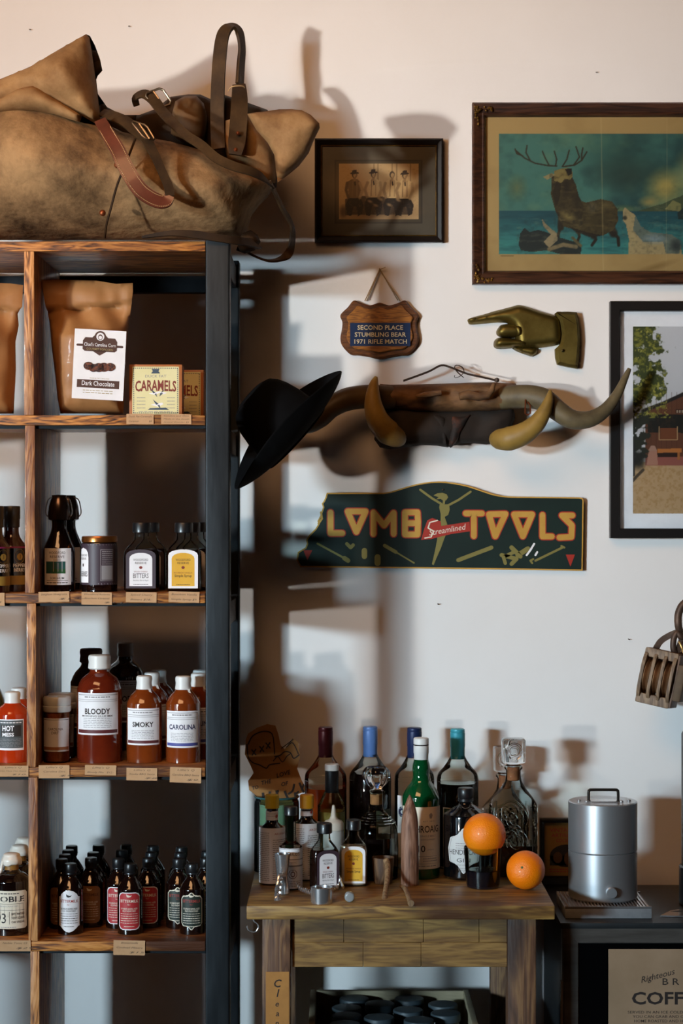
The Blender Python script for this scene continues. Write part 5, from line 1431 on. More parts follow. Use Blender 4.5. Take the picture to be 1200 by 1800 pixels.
p.poly([(877, 370), (1282, 372), (1282, 447), (877, 447)], '#1b4850')
p.mixm((p.Y > 371) * np.clip((p.Y - 371) / 60, 0, 1) * .8, '#3d8a80'); p.mixm((p.Y > 371) * np.clip((vnoise(nx, ny, 12, 40, 3) - .45) * 3, 0, 1) * .4, '#10313a')
p.poly([(1120, 371), (1150, 362), (1165, 358), (1182, 350), (1196, 345), (1210, 336), (1282, 320), (1282, 371)], '#3f4c34'); p.poly([(1168, 368), (1182, 352), (1196, 358), (1196, 372)], '#77764a')
p.poly([(1190, 374), (1200, 366), (1260, 372), (1260, 385), (1192, 386)], '#1c2c2a')
dk = '#211c12'; bd = '#3c341c'; lt = '#857645'
# stag: legs, body, neck, head, antlers
for L, w_ in (([(986, 385), (985, 400)], 11), ([(985, 398), (981, 412), (980, 427)], 5), ([(1012, 392), (1016, 406)], 10), ([(1016, 405), (1018, 416), (1013, 428)], 4.6), ([(1046, 402), (1043, 414)], 12), ([(1043, 412), (1047, 421), (1040, 431)], 5), ([(1070, 396), (1078, 410)], 14), ([(1077, 408), (1086, 418), (1087, 431)], 5.5)): p.line(L, w_, dk)
p.poly([(976, 352), (1000, 348), (1030, 356), (1055, 350), (1075, 354), (1085, 368), (1086, 388), (1078, 404), (1060, 414), (1035, 415), (1010, 404), (990, 398), (980, 380)], bd)
p.poly([(969, 312), (978, 300), (1002, 304), (1012, 325), (1017, 345), (1026, 362), (1022, 385), (1006, 396), (988, 390), (976, 372), (968, 342)], '#2a2414')
p.mixm(np.clip((n2 - .42) * 3, 0, 1) * .5 * ((p.X > 965) & (p.X < 1090) & (p.Y > 300) & (p.Y < 415) & (p.C.sum(2) < .7)), '#5a4d2a')
p.blob(998, 380, 20, 11, lt, .8, .8, .5); p.blob(993, 305, 10, 15, '#6a5c32', .9, .7, .4); p.blob(1060, 362, 22, 12, '#6a5d38', .75, 1); p.blob(1040, 365, 14, 14, '#75705c', .5, 1); p.blob(995, 330, 10, 20, '#17130b', .7, .8)
p.poly([(974, 300), (988, 296), (1000, 297), (1005, 298), (1006, 310), (1002, 316), (992, 314), (986, 322), (974, 318)], '#7a6b3c'); p.poly([(992, 297), (1005, 296), (1005, 306), (998, 309)], '#14110c'); p.poly([(954, 311), (970, 304), (975, 308), (962, 316)], '#8c8058'); p.blob(987, 312, 7, 10, '#7c6e40', .9, .8, .3)
for L in ([(978, 292), (962, 291), (940, 287), (922, 278), (907, 265)], [(932, 283), (924, 268), (926, 256)], [(918, 274), (908, 270), (905, 262)], [(965, 291), (958, 278), (953, 266)], [(976, 292), (978, 280), (974, 266)], [(988, 293), (996, 280), (1000, 264)], [(990, 293), (1010, 290), (1022, 282), (1031, 267)], [(1008, 290), (1018, 276), (1012, 258)], [(1022, 282), (1022, 270), (1024, 260)]): p.line(L, 2.5, '#2b2616')
hx, hh_ = vnoise(nx, ny, 70, 46, 41), vnoise(nx, ny, 30, 60, 43)
stag = (p.X > 965) & (p.X < 1092) & (p.Y > 296) & (p.Y < 416) & (p.C[..., 2] < p.C[..., 0])
p.mixm(stag * np.clip((hx - .47) * 4, 0, 1) * .32, '#14100a'); p.mixm(stag * np.clip((hh_ - .52) * 4, 0, 1) * .3, '#75643a')
p.poly([(1000, 398), (1030, 408), (1060, 414), (1035, 417), (1008, 406)], '#17130b', .7); p.poly([(978, 318), (986, 322), (984, 345), (978, 362), (970, 340)], '#1a150c', .6)
# dog and fallen hound
p.poly([(1094, 372), (1098, 364), (1104, 370), (1116, 378), (1124, 396), (1140, 408), (1175, 412), (1195, 424), (1198, 447), (1104, 447), (1105, 420), (1100, 395), (1095, 388)], '#9a8a62'); p.poly([(1116, 378), (1126, 398), (1142, 408), (1180, 412), (1196, 424), (1194, 446), (1170, 446), (1165, 425), (1130, 425), (1112, 405)], '#5c675c'); p.blob(1150, 420, 30, 12, '#7f96a0', .7, .9); p.blob(1112, 424, 8, 22, '#a9986c', .9, .8); p.blob(1098, 383, 5, 5, '#2b2a20', .9, .6); p.blob(1188, 432, 14, 16, '#23292a', .8, .8)
p.poly([(911, 430), (914, 410), (922, 400), (930, 408), (945, 404), (960, 408), (985, 418), (1010, 425), (1022, 436), (1020, 447), (985, 447), (960, 440), (935, 443), (915, 440)], '#1c2624'); p.poly([(952, 385), (960, 395), (978, 410), (980, 422), (965, 436), (955, 425), (968, 412), (955, 398)], '#8a7c5c'); p.line([(965, 438), (990, 430), (1012, 434)], 7, '#77694a'); p.line([(1006, 418), (1020, 432)], 5, '#5c5234')
fur = (((p.X > 1092) & (p.X < 1200) & (p.Y > 362)) | ((p.X > 908) & (p.X < 1024) & (p.Y > 384))) & (p.Y < 447)
p.mixm(fur * np.clip((hx - .5) * 4, 0, 1) * .22, '#1a2422'); p.mixm(fur * np.clip((hh_ - .54) * 4, 0, 1) * .2, '#b0a27c')
p.C = np.where(IM[..., None], p.C, keep)
p.line([(1056, 206), (1060, 478)], 1.5, '#c2ae7c', .35); p.line([(1172, 206), (1170, 478)], 1.2, '#c2ae7c', .25); p.blob(1150, 470, 50, 8, '#6b5127', .6, 1, -.3); p.line([(880, 450), (902, 450)], 1.3, '#5d4a2a', .8)
p.build('art_print', t, -.0105, org, .5)
flatrect(853, 207, 1305, 477, -.0145, org).build('glass_pane', m_pane, t, smooth=0)

# cottage photograph
CX0_, CY0_, CX1_, CY1_ = 1070, 531, 1400, 946
org = P(1235, 946, 0)
t = thing('framed_photograph', org, 'large black framed colour photograph of a wooden cabin and tree, right edge', 'picture')
frame_mesh(CX0_, CY0_, CX1_, CY1_, 17, [(0, 0), (0, .022), (.1, .024), (.9, .024), (1, .022), (1, .006)], -.003, org).build('frame', m_frb, t, smooth=0)
backing(CX0_ + 4, CY0_ + 4, CX1_ - 4, CY1_ - 4, org).build('backing', m_frb, t)
nx, ny = 300, 360
p = Paint(1112, 574, 1357, 903, nx, ny, '#c6c4c6')
p.mixm(np.clip((p.Y - 574) / 200, 0, 1) * .3, '#b2adae')
p.poly([(1112, 812), (1357, 812), (1357, 903), (1112, 903)], '#b3936c'); p.mixm((p.Y > 812) * np.clip((vnoise(nx, ny, 60, 80, 3) - .45) * 4, 0, 1) * .5, '#96713f')
# cabin
p.poly([(1134, 722), (1200, 690), (1290, 655), (1357, 690), (1357, 815), (1134, 815)], '#5d3520')
for x in range(1144, 1357, 9): p.line([(x, 690), (x, 815)], 1.2, '#45260f', .7)
p.poly([(1138, 728), (1357, 728), (1357, 762), (1260, 762), (1138, 760)], '#15120a')
p.mixm((p.Y > 728) * (p.Y < 764) * (p.X > 1138) * np.clip((vnoise(nx, ny, 50, 60, 14) - .5) * 5, 0, 1) * .35, '#4a2d18')
p.line([(1130, 722), (1165, 709), (1200, 693), (1295, 650), (1357, 680)], 6, '#1c1612')
p.poly([(1160, 752), (1190, 752), (1190, 772), (1160, 772)], '#6c3a1e'); p.line([(1158, 750), (1158, 773), (1190, 773), (1190, 750)], 1.6, '#b08b62')
p.poly([(1134, 804), (1357, 800), (1357, 818), (1134, 818)], '#8c5044'); p.poly([(1155, 789), (1198, 788), (1198, 795), (1155, 796)], '#b06a30'); p.poly([(1190, 795), (1194, 795), (1194, 808), (1190, 808)], '#a0602c'); p.poly([(1156, 796), (1190, 796), (1190, 804), (1156, 804)], '#2a1409')
p.poly([(1140, 792), (1154, 792), (1156, 817), (1136, 817)], '#a3735f'); p.poly([(1144, 783), (1150, 783), (1155, 793), (1138, 793)], '#a07a66'); p.poly([(1187, 719), (1215, 719), (1215, 727), (1187, 727)], '#3a1c10')
for k, x in enumerate((1190, 1194.5, 1199, 1203.5, 1208)): p.poly([(x - 1.4, 721), (x + 1.4, 721), (x + 1.4, 725.5), (x - 1.4, 725.5)], '#b9a58c', .8)
# tree
tr = vnoise(nx, ny, 26, 36, 21)
for x, y, rx_, ry_ in ((1125, 590, 26, 26), (1140, 605, 26, 22), (1150, 612, 22, 8), (1126, 630, 24, 26), (1140, 655, 26, 24), (1150, 672, 20, 16), (1152, 690, 18, 12), (1128, 690, 28, 30), (1120, 740, 22, 30), (1118, 780, 16, 34), (1126, 770, 14, 20)):
    d = np.sqrt(((p.X - x) / rx_) ** 2 + ((p.Y - y) / ry_) ** 2) + (tr - .5) * 2.2
    p.mixm(np.clip((1 - d) * 4, 0, 1), '#39401a' if y < 720 else '#23261a')
msk = (p.X < 1178) & (p.Y < 735) & (p.C[..., 2] < .22)
p.mixm(msk * np.clip((vnoise(nx, ny, 40, 60, 33) - .5) * 6, 0, 1) * .9, '#7d7a2c'); p.mixm(msk * np.clip((vnoise(nx, ny, 50, 70, 35) - .62) * 8, 0, 1) * .8, '#b3a94e')
p.blob(1122, 808, 16, 22, '#1b1a14', .9, .6); p.line([(1112, 845), (1118, 838), (1130, 826)], 5, '#2a231a', .8); p.line([(1113, 780), (1113, 835)], 5, '#1d1c1e', .9)
p.build('photo_print', t, -.0105, org, .5)
m = M()
for a in ((1087, 548, 1383, 574), (1087, 903, 1383, 929), (1087, 574, 1112, 903), (1357, 574, 1383, 903)):
    q = P(a[0], a[3], -.01) - org; r = P(a[2], a[1], -.01) - org; m.box((q.x, -.0115 - org.y, q.z), (r.x, -.0095 - org.y, r.z))
m.build('mat_board', m_white, t, smooth=0)
flatrect(1087, 548, 1383, 929, -.017, org).build('glass_pane', m_pane, t, smooth=0)

# ---------------------------------------------------------------- plaque
def zc(ox, oy, k): return lambda L: [(ox + a / k, oy + b / k) for a, b in L]
Z = zc(580, 460, 2.609)
org = P(667, 630, 0)
t = thing('wall_plaque', org, 'small shield-shaped wooden plaque with blue lettered plate, hung on string', 'plaque')
half = [(227, 188), (270, 200), (310, 190), (345, 178), (372, 208), (407, 245), (398, 275), (400, 310), (407, 350), (398, 385), (360, 425), (320, 430), (275, 437), (227, 447)]
out = half + [(2 * 227 - a, b) for a, b in half[::-1][1:-1]]
sq = cr([Vector((*a,)) for a in Z(out)], 4, True)
pl = [(P(a.x, a.y, -.01).x - org.x, P(a.x, a.y, -.01).z - org.z) for a in sq]
m_oak = wood('plaque_oak', ['#6a3d16', '#8f5820', '#a96d2c'], 'X', 12, 6, .4, 3.3, coat=.3); m_oakd = wood('plaque_edge', ['#3c2010', '#5c3417', '#70421e'], 'X', 12, 5, .4, 1., coat=.3)
m = M(); m.prism(pl, -.014, -.002, 0, inset=.004)
pcx, pcz = sum(a for a, b in pl) / len(pl), sum(b for a, b in pl) / len(pl)
inn = [(pcx + (a - pcx) * .84, pcz + (b - pcz) * .80) for a, b in pl]
m.prism(inn, -.0195, -.0138, 1, inset=.002)
m.build('board', [m_oakd, m_oak], t, smooth=35)
F = Flat(RS(-.02)); F.rect(-53, -20.5, 53, 20.5, 0, 0, 1)
for i, l in enumerate(('SECOND PLACE', 'STUMBLING BEAR', '1971 RIFLE MATCH')): F.text(l, 0, 8.5 - i * 12.3, 8, 1, 1, .015, width=(80, 90, 92)[i])
o = F.put('plate', [mat('navy_plate', '#142c50', .35, coat=.3), mat('engraved_gold', '#d9c79a', .5)], t, at=P(668, 588, -.0201) - org)
m = M(); nl = P(667, 474, -.006) - org
for a, b in (((641, 529), 0), ((644, 529), .3), ((703, 529), 0), ((699, 528), .3)):
    m.tube([nl + Vector((b * .003, -.002 * b, 0)), P(*a, -.009) - org], .0011, 6)
m.tube([nl, nl + Vector((.012, -.006, .004))], .0009, 5); m.tube([nl + Vector((0, .005, 0)), nl + Vector((0, -.007, .001))], .0016, 6)
m.build('string', mat('jute_string', '#a08a66', .9), t)

# ---------------------------------------------------------------- brass pointing hand
org = P(920, 640, 0)
m_brass = mat('aged_brass', '#5f4f22', .42, .9, col2='#80703a', scale=16, lo=.3, hi=.7, bump=.12, bscale=40, rough2=.5)
t = thing('brass_hand', org, 'antique brass hand pointing left with a cuffed sleeve, mounted on the wall', 'ornament')
def hz(L): return [(P(a, b, -.02).x - org.x, P(a, b, -.02).z - org.z) for a, b in Z(L)]
def sm(L, n=4): return [(v.x, v.y) for v in cr([Vector(a) for a in L], n, True)]
palm = [(633, 262), (650, 253), (700, 240), (750, 225), (800, 212), (835, 203), (865, 195), (900, 201), (950, 218), (1000, 233), (1040, 245), (1058, 265), (1066, 330), (1058, 372), (1010, 386), (950, 394), (880, 398), (855, 390), (850, 350), (840, 300), (815, 280), (770, 276), (700, 281), (645, 285), (634, 274)]
m = M(); m.inflate(sm(hz(palm)), -.004, .022, .003, .018, .004)
m.inflate(sm(hz([(764, 318), (775, 298), (790, 286), (830, 282), (865, 290), (882, 315), (882, 335), (850, 346), (790, 345), (768, 335)])), -.006, .020, .004, .013, .0035)
m.inflate(sm(hz([(842, 300), (862, 292), (878, 300), (884, 325), (876, 340), (855, 340)])), -.018, .014, .004, .009, .0035)
m.inflate(sm(hz([(751, 375), (758, 356), (780, 345), (830, 348), (880, 352), (910, 370), (890, 392), (840, 394), (780, 398), (756, 392)])), -.006, .024, .004, .013, .0035)
m.inflate(sm(hz([(835, 392), (880, 388), (945, 392), (953, 412), (930, 432), (900, 424), (865, 412)])), -.004, .016, .003, .010, .0035)
m.build('hand', m_brass, t, smooth=70)
m = M()
for L in ([(637, 262), (655, 258), (668, 256), (668, 268), (650, 274), (638, 270)], [(764, 372), (770, 362), (788, 358), (797, 368), (790, 382), (772, 384)]):
    m.inflate(sm(hz(L)), -.020 if L[0][0] < 700 else -.024, .0045, .002, .005, .0025)
m.build('fingernails', m_brass, t, smooth=70)
m = M(); m.prism(hz([(1032, 236), (1042, 229), (1090, 229), (1132, 232), (1143, 290), (1146, 360), (1142, 430), (1134, 489), (1090, 482), (1042, 470), (1034, 440), (1032, 400), (1056, 378), (1064, 330), (1055, 275)]), -.024, -.003, 0, inset=.006)
m.build('cuff', m_brass, t, smooth=40)
c = hz([(1065, 408)])[0]
M().lathe([(.0005, -.001), (.0035, 0), (.003, .003), (.0005, .004)], 14, T=lambda v: Vector((v.x + c[0], -v.z - .0245, v.y + c[1]))).build('cuff_button', mat('dark_brass', '#3a3018', .4, .9), t)

# ---------------------------------------------------------------- horn mount
Z = zc(620, 630, 3.158)
org = P(790, 785, 0)
t = thing('horn_mount', org, 'longhorn mount with two long horns, two upturned horns and a leathery skull bar', 'wall mount')
m_bone = mat('weathered_hide', '#4a2f18', .75, col2='#7a5530', scale=18, bump=.5, bscale=50, stretch=(1, 1, 2))
m_hidk = mat('dark_hide', '#120b06', .85, col2='#22150a', scale=16, bump=.4, bscale=40)
m_hornd = mat('grey_horn', '#4e4432', .55, col2='#6e6044', scale=9, stretch=(2, 2, 2), spec=.35)
m_horny = mat('yellow_horn', '#6e5424', .5, col2='#9a7a3a', scale=10, spec=.35)
m_hornl = mat('brown_horn', '#3a2a16', .5, col2='#5a4424', scale=9, spec=.35)
def hz2(L, y): return [(P(a, b, y).x - org.x, P(a, b, y).z - org.z) for a, b in Z(L)]
bar = [(150, 140), (210, 145), (330, 143), (460, 140), (560, 137), (650, 133), (780, 132), (905, 138), (922, 165), (925, 215), (948, 225), (950, 265), (930, 280), (850, 285), (760, 292), (700, 290), (600, 298), (480, 296), (370, 295), (250, 285), (165, 270), (145, 210)]
M().inflate(hz2(bar, -.06), -.053, .030, .04, .03, .006, amp=.010, nf=24, seed=2.).build('skull_bar', m_bone, t, smooth=70)
low = [(140, 260), (300, 270), (500, 280), (700, 275), (890, 270), (900, 330), (870, 420), (820, 470), (740, 478), (650, 470), (590, 475), (525, 494), (470, 485), (380, 480), (320, 490), (200, 505), (150, 495), (118, 450), (130, 340)]
M().inflate(hz2(low, -.04), -.042, .024, .028, .04, .007, amp=.010, nf=18, seed=7.).build('dark_hide', m_hidk, t, smooth=70)
M().inflate(sm(hz2([(440, 320), (475, 310), (520, 330), (526, 400), (524, 488), (495, 460), (470, 400)], -.06)), -.055, .018, .01, .015, .004).build('nose_bone', m_hidk, t, smooth=70)
M().inflate(sm(hz2([(540, 330), (600, 320), (655, 308), (640, 350), (600, 420), (570, 470), (535, 488)], -.06)), -.055, .018, .01, .015, .004).build('nose_bone', mat('reddish_hide', '#180d07', .8, col2='#4a2412', scale=30, lo=.5), t, smooth=70)
M().tube(rel([P(a, b, -.105) for a, b in Z([(590, 212), (640, 200), (700, 213), (745, 205), (770, 180), (783, 140)])], org), [.008, .010, .009, .008, .006, .004], 10).build('bone_hook', m_bone, t, smooth=70)
M().tube(rel([P(a, b, -.10) for a, b in Z([(350, 210), (400, 202), (490, 190)])], org), [.003, .006, .005], 8).build('bone_sliver', m_bone, t)
def horn(name, pts, rad, mt):
    c = cr([P(*p) - org for p in pts], 8)
    M().tube(c, interp(rad, len(c)), 20).build(name, mt, t, smooth=70)
horn('long_horn', [(690, 699, -.06), (650, 697, -.075), (610, 702, -.085), (582, 716, -.09), (562, 735, -.085), (538, 747, -.075), (505, 742, -.07), (480, 715, -.065)], [.024, .0245, .024, .022, .0205, .018, .013, .006], m_hornl)
horn('long_horn', [(880, 699, -.06), (925, 697, -.075), (955, 703, -.09), (980, 722, -.10), (1005, 737, -.105), (1035, 737, -.105), (1062, 722, -.10), (1083, 695, -.095), (1098, 665, -.09), (1106, 648, -.088)], [.024, .0245, .024, .0215, .020, .0175, .014, .0105, .007, .004], m_hornd)
horn('front_horn', [(704, 775, -.075), (698, 770, -.09), (682, 760, -.105), (666, 742, -.115), (657, 718, -.12), (655, 695, -.122), (657, 676, -.12), (661, 662, -.118)], [.010, .020, .026, .024, .020, .015, .010, .003], m_horny)
horn('front_horn', [(868, 770, -.075), (876, 772, -.092), (895, 771, -.108), (920, 762, -.118), (942, 745, -.124), (956, 724, -.126), (964, 704, -.126), (967, 686, -.124)], [.010, .021, .025, .023, .019, .0145, .010, .003], m_horny)
m = M(); w0 = [P(a, b, -.05) - org for a, b in Z([(280, 128), (380, 92), (430, 72), (490, 42), (540, 52), (590, 72), (640, 90), (720, 108), (790, 124)])]
for off in (0, .003): m.tube(cr([p + Vector((0, off, off * .8)) for p in w0], 4), .0012, 5)
m.tube([w0[5] + Vector((.01 * math.cos(a * 2.3), .004 * math.sin(a * 3.1), .013 * math.sin(a * 1.7))) for a in np.linspace(0, 7, 30)], .0008, 5)
m.build('hanging_wire', m_nail, t)
M().lathe([(.0005, -.005), (.005, -.003), (.005, .003), (.0005, .005)], 10, c=tuple(P(873, 668, -.05) - org)).build('screw_eye', m_nail, t)
M().tube([P(a, b, -.10) - org for a, b in Z([(958, 228), (955, 305), (970, 314), (985, 305), (984, 262), (968, 240)])], .0016, 6).build('wire_loop', m_rivet, t)

# ---------------------------------------------------------------- green tool sign
Zs = lambda a, b: (510 + a / 2.264, 830 + b / 2.264)
org = P(770, 1000, 0)
t = thing('tool_sign', org, 'dark green wooden tool shop sign with yellow letters and broken left end', 'sign')
def sz(a, b): q = P(*Zs(a, b), -.012); return (q.x - org.x, q.z - org.z)
out = [(145, 82), (260, 82), (370, 82), (400, 77), (430, 68), (465, 57), (500, 48), (530, 42), (560, 38), (590, 37), (620, 38), (660, 44), (700, 52), (735, 63), (770, 75), (800, 85), (830, 92), (865, 96), (900, 97), (1150, 100), (1162, 103), (1167, 112), (1163, 392), (600, 384), (40, 378), (25, 350), (30, 318), (60, 300), (66, 285), (63, 270), (75, 250), (100, 225), (112, 205), (108, 195), (118, 175), (130, 140), (125, 125), (133, 115), (140, 100)]
m_sign = mat('sign_green', '#101f1c', .4, col2='#182a24', scale=7, coat=.25); m_edge = mat('sign_edge', '#5b4426', .6); m_let = mat('sign_yellow', '#b5852f', .5, col2='#c79a45', scale=16, lo=.3, hi=.7); m_sred = mat('sign_red', '#a32a1a', .5); m_dull = mat('sign_olive', '#7c7238', .55)
m = M(); pl = [sz(*a) for a in out]
m.prism(pl, -.0125, -.002, 1)
o = m.build('board', [m_sign, m_edge], t, smooth=0)
F = Flat(1., .00012)
ccw = [Vector(a) for a in pl]; ccw = ccw if area2(ccw) > 0 else ccw[::-1]
F.poly(pl, 1, 0); F.poly([tuple(a) for a in offset_poly(ccw, -.0028)], 0, 1)
k = sz(1, 0)[0] - sz(0, 0)[0]
def st(L, wd, mi, lay, closed=False): F.stroke([sz(*a) for a in L], wd * k, mi, lay, closed)
letters = [([(160, 160), (160, 243), (207, 243)], 0), ([(228, 156), (300, 156), (263, 238)], 1), ([(331, 246), (331, 160), (373, 212), (411, 162), (411, 246)], 0), ([(456, 160), (506, 160), (508, 198), (506, 248), (456, 248)], 1), ([(458, 203), (506, 203)], 0),
           ([(698, 164), (762, 164)], 0), ([(730, 166), (730, 254)], 0), ([(790, 168), (856, 166), (815, 255)], 1), ([(890, 168), (962, 168), (925, 255)], 1), ([(1003, 170), (1003, 256), (1040, 256)], 0), ([(1122, 172), (1080, 172), (1120, 212), (1118, 258), (1070, 260)], 0)]
for L, c_ in letters: st(L, 31, 3, 2, c_)
for L, c_ in letters: st(L, 23, 2, 4, c_)
st([(122, 160), (126, 185), (112, 205)], 8, 2, 4)
fig = [(596, 122), (612, 128), (632, 128), (634, 150), (628, 170), (614, 178), (622, 200), (630, 225), (612, 265), (600, 300), (580, 345), (570, 370), (563, 366), (574, 320), (584, 270), (586, 225), (598, 190), (598, 165), (592, 140)]
F.poly([sz(*a) for a in fig], 4, 5)
st([(600, 126), (565, 105), (517, 70)], 9, 4, 5); st([(632, 130), (670, 110), (717, 78)], 9, 4, 5); st([(610, 125), (612, 112)], 9, 4, 5)
F.poly([sz(*a) for a in [(570, 92), (585, 84), (605, 82), (622, 88), (628, 100), (620, 112), (608, 114), (598, 106), (580, 108), (590, 100)]], 4, 6)
F.poly([sz(*a) for a in [(520, 270), (533, 225), (545, 192), (565, 182), (598, 196), (600, 214), (660, 205), (712, 197), (716, 235), (640, 246), (600, 256), (560, 266)]], 3, 7)
F.text('Streamlined', sz(624, 0)[0], sz(0, 240)[1], 24 * k, 5, 9, .0, width=150 * k, rot=.17, shear=.3)
st([(585, 192), (555, 200), (548, 222), (570, 235), (560, 258), (535, 262)], 5, 5, 9)
for L, w_ in (([(108, 284), (215, 342)], 8), ([(215, 342), (230, 352)], 18), ([(225, 285), (240, 300), (250, 290)], 14), ([(295, 312), (295, 335)], 22), ([(347, 338), (347, 362)], 24), ([(375, 292), (420, 318)], 14), ([(420, 318), (492, 361)], 6), ([(668, 350), (800, 300)], 16), ([(840, 330), (900, 345), (880, 365)], 16), ([(880, 300), (915, 335)], 18), ([(905, 330), (945, 305)], 20), ([(890, 318), (848, 338), (855, 362)], 14), ([(975, 352), (1082, 300)], 9), ([(962, 362), (955, 352), (966, 346)], 8), ([(1078, 294), (1090, 300)], 8)): st(L, w_, 4, 5)
for L in ([(940, 330), (955, 310), (970, 285)], [(975, 330), (982, 318)]): st(L, 8, 6, 6)
F.poly([sz(*a) for a in [(1096, 328), (1132, 328), (1114, 376)]], 3, 5); F.poly([sz(*a) for a in [(52, 310), (88, 310), (68, 350)]], 3, 5)
F.put('painted_face', [m_sign, m_let, m_let, m_sred, m_dull, m_cream, m_white], t, at=(0, -.0127, 0))
for px, py in (((606, 70)), ((72, 365))):
    q = sz(px, py); M().lathe([(.0005, 0), (.002, .0002), (.0018, .0012), (.0005, .0016)], 10, T=lambda v, q=q: Vector((q[0] + v.x, -.0145 - v.z, q[1] + v.y))).build('nail_head', m_nail, t)

# ---------------------------------------------------------------- triple pulley block
org = P(1170, 1240, 0)
t = thing('pulley_block', org, 'old brown triple-sheave wooden pulley block hanging by an iron hook, right edge', 'pulley')
m_iron = mat('old_iron', '#4a3a30', .55, .55, col2='#6b5142', scale=18, bump=.3, bscale=60)
m_pw = wood('pulley_wood', ['#5a4634', '#7a624c', '#8f765c'], 'Z', 6, 4, .6, 1.2); m_sheave = mat('sheave_brass', '#6a4a30', .45, .6, col2='#9a7350', scale=20)
yp = -.11; sp_ = RS(yp)
ctr = P(1166, 1192, yp) - org
ax = Vector((.92, -.36, -.19)).normalized()               # the sheave pin
up = Vector((.22, 0, 1)); up = (up - ax * up.dot(ax)).normalized(); fw = up.cross(ax).normalized()
def W(a, f, u): return ctr + (ax * a + fw * f + up * u) * sp_
def cheek(a0, a1, rf, ru):
    m = M(); n = 36; vs = []
    for a in (a0, a1):
        for i in range(n):
            an = 2 * PI * i / n; c_, s_ = math.cos(an), math.sin(an)
            vs.append(W(a, rf * math.copysign(abs(c_) ** .8, c_), ru * math.copysign(abs(s_) ** .7, s_)))
    fs = [tuple(range(n)), tuple(range(n, 2 * n))[::-1]] + [(i, n + i, n + (i + 1) % n, (i + 1) % n) for i in range(n)]
    return m.add(vs, fs)
for a in (-34, -16.5, 1, 18.5): cheek(a - 3.2, a + 3.2, 34, 46).build('cheek', m_pw, t, bevel=.0018)
for a in (-25.2, -7.7, 9.8):
    m = M(); n = 36; vs = []; pr_ = [(-5, 4), (-5, 33), (-3.5, 33.5), (0, 28), (3.5, 33.5), (5, 33), (5, 4)]
    for da, r in pr_:
        for i in range(n): vs.append(W(a + da, r * math.cos(2 * PI * i / n), r * math.sin(2 * PI * i / n)))
    fs = [(j * n + i, j * n + (i + 1) % n, (j + 1) * n + (i + 1) % n, (j + 1) * n + i) for j in range(len(pr_) - 1) for i in range(n)]
    m.add(vs, fs).build('sheave', m_sheave, t)
def slab(a0, a1, f0, f1, u0, u1):
    m = M(); vs = [W(a, f, u) for u in (u0, u1) for a, f in ((a0, f0), (a1, f0), (a1, f1), (a0, f1))]
    return m.add(vs, [(0, 3, 2, 1), (4, 5, 6, 7), (0, 1, 5, 4), (1, 2, 6, 5), (2, 3, 7, 6), (3, 0, 4, 7)])
slab(-38, 23, -22, 22, 32, 48).build('top_block', m_pw, t, bevel=.004)
slab(-38, 23, -22, 22, -50, -32).build('bottom_block', m_pw, t, bevel=.004)
for a in (-25, -7.7, 9.8): M().lathe([(.0005, -.004), (.003, -.003), (.003, .003), (.0005, .004)], 8, c=tuple(W(a, 22.5, -42))).build('bolt', mat('black_iron', '#15110f', .6, .4), t)
slab(23, 27, -24, 30, -48, 46).build('side_plate', m_iron, t, bevel=.002)
slab(27, 42, -32, 30, -34, 30).build('outer_plate', mat('rusty_plate', '#3d2e20', .6, .5, col2='#5b4630', scale=16), t, bevel=.003)
bt = cr([W(-26, 8, 46), W(-20, 8, 62), W(-6, 8, 76), W(8, 8, 84), W(16, 8, 78), W(14, 8, 60), W(10, 8, 46)], 6)
M().ribbon(bt, .012, .006, None).build('iron_strap', m_iron, t, smooth=60)
M().tube(cr([P(1197, 1120, yp) - org, P(1190, 1112, yp) - org, P(1184, 1122, yp) - org, P(1183, 1140, yp) - org, P(1189, 1151, yp + .005) - org, P(1200, 1150, yp + .01) - org, P(1210, 1138, yp + .01) - org, P(1211, 1120, yp + .01) - org], 6, True), .0062, 12, closed=True).build('link', m_iron, t)
M().tube(cr([P(1200, 1140, yp + .02) - org, P(1197, 1120, yp + .012) - org, P(1192, 1100, yp) - org, P(1192, 1080, yp) - org, P(1199, 1064, yp) - org, P(1212, 1056, yp) - org, P(1226, 1062, yp) - org, P(1232, 1080, yp + .01) - org], 6), interp([.006, .007, .008, .008, .008, .008, .007, .006], 43), 12).build('hook', m_iron, t)
M().tube([P(1226, 1062, yp) - org, P(1228, 1030, yp + .03) - org, P(1228, 1018, -.004) - org], .006, 10).build('wall_hook', m_iron, t)
M().tube(cr([P(1193, 1128, yp - .01) - org, P(1197, 1136, yp - .014) - org, P(1202, 1150, yp - .014) - org], 4), .0022, 8).build('wire_tie', mat('brass_wire', '#b08a52', .4, .7), t)

# ---------------------------------------------------------------- fridge with glass door
FZ = .846; FY0, FY1 = -.40, -.012
fx = lambda px: (px - 600) * (CAMD + FY0) / FPX
X0, X1 = fx(988), fx(1480)
fo = Vector(((X0 + X1) / 2, (FY0 + FY1) / 2, 0))
t = thing('drinks_fridge', fo, 'black glass-door drinks fridge with steel door frame, right of the table', 'fridge')
m_fr = mat('black_enamel', '#17191b', .4, col2='#1f2224', scale=14); m_stl = mat('brushed_door_steel', '#6a6560', .42, .45, col2='#57524d', scale=8, stretch=(1, 1, 8)); m_inner = mat('fridge_dark', '#050506', .6)
def fb(a, b): return M().box(Vector(a) - fo, Vector(b) - fo)
fb((X0 + .004, FY0 + .03, .02), (X1 - .004, FY1, FZ - .012)).build('cabinet', m_fr, t, bevel=.003)
fb((X0 - .004, FY0, FZ - .0115), (X1 + .004, FY1, FZ)).build('top_panel', m_fr, t, bevel=.002)
dz1 = CZ - (1630 - 900) * RS(FY0) ; dz0 = .06; wfr = 30 * RS(FY0)
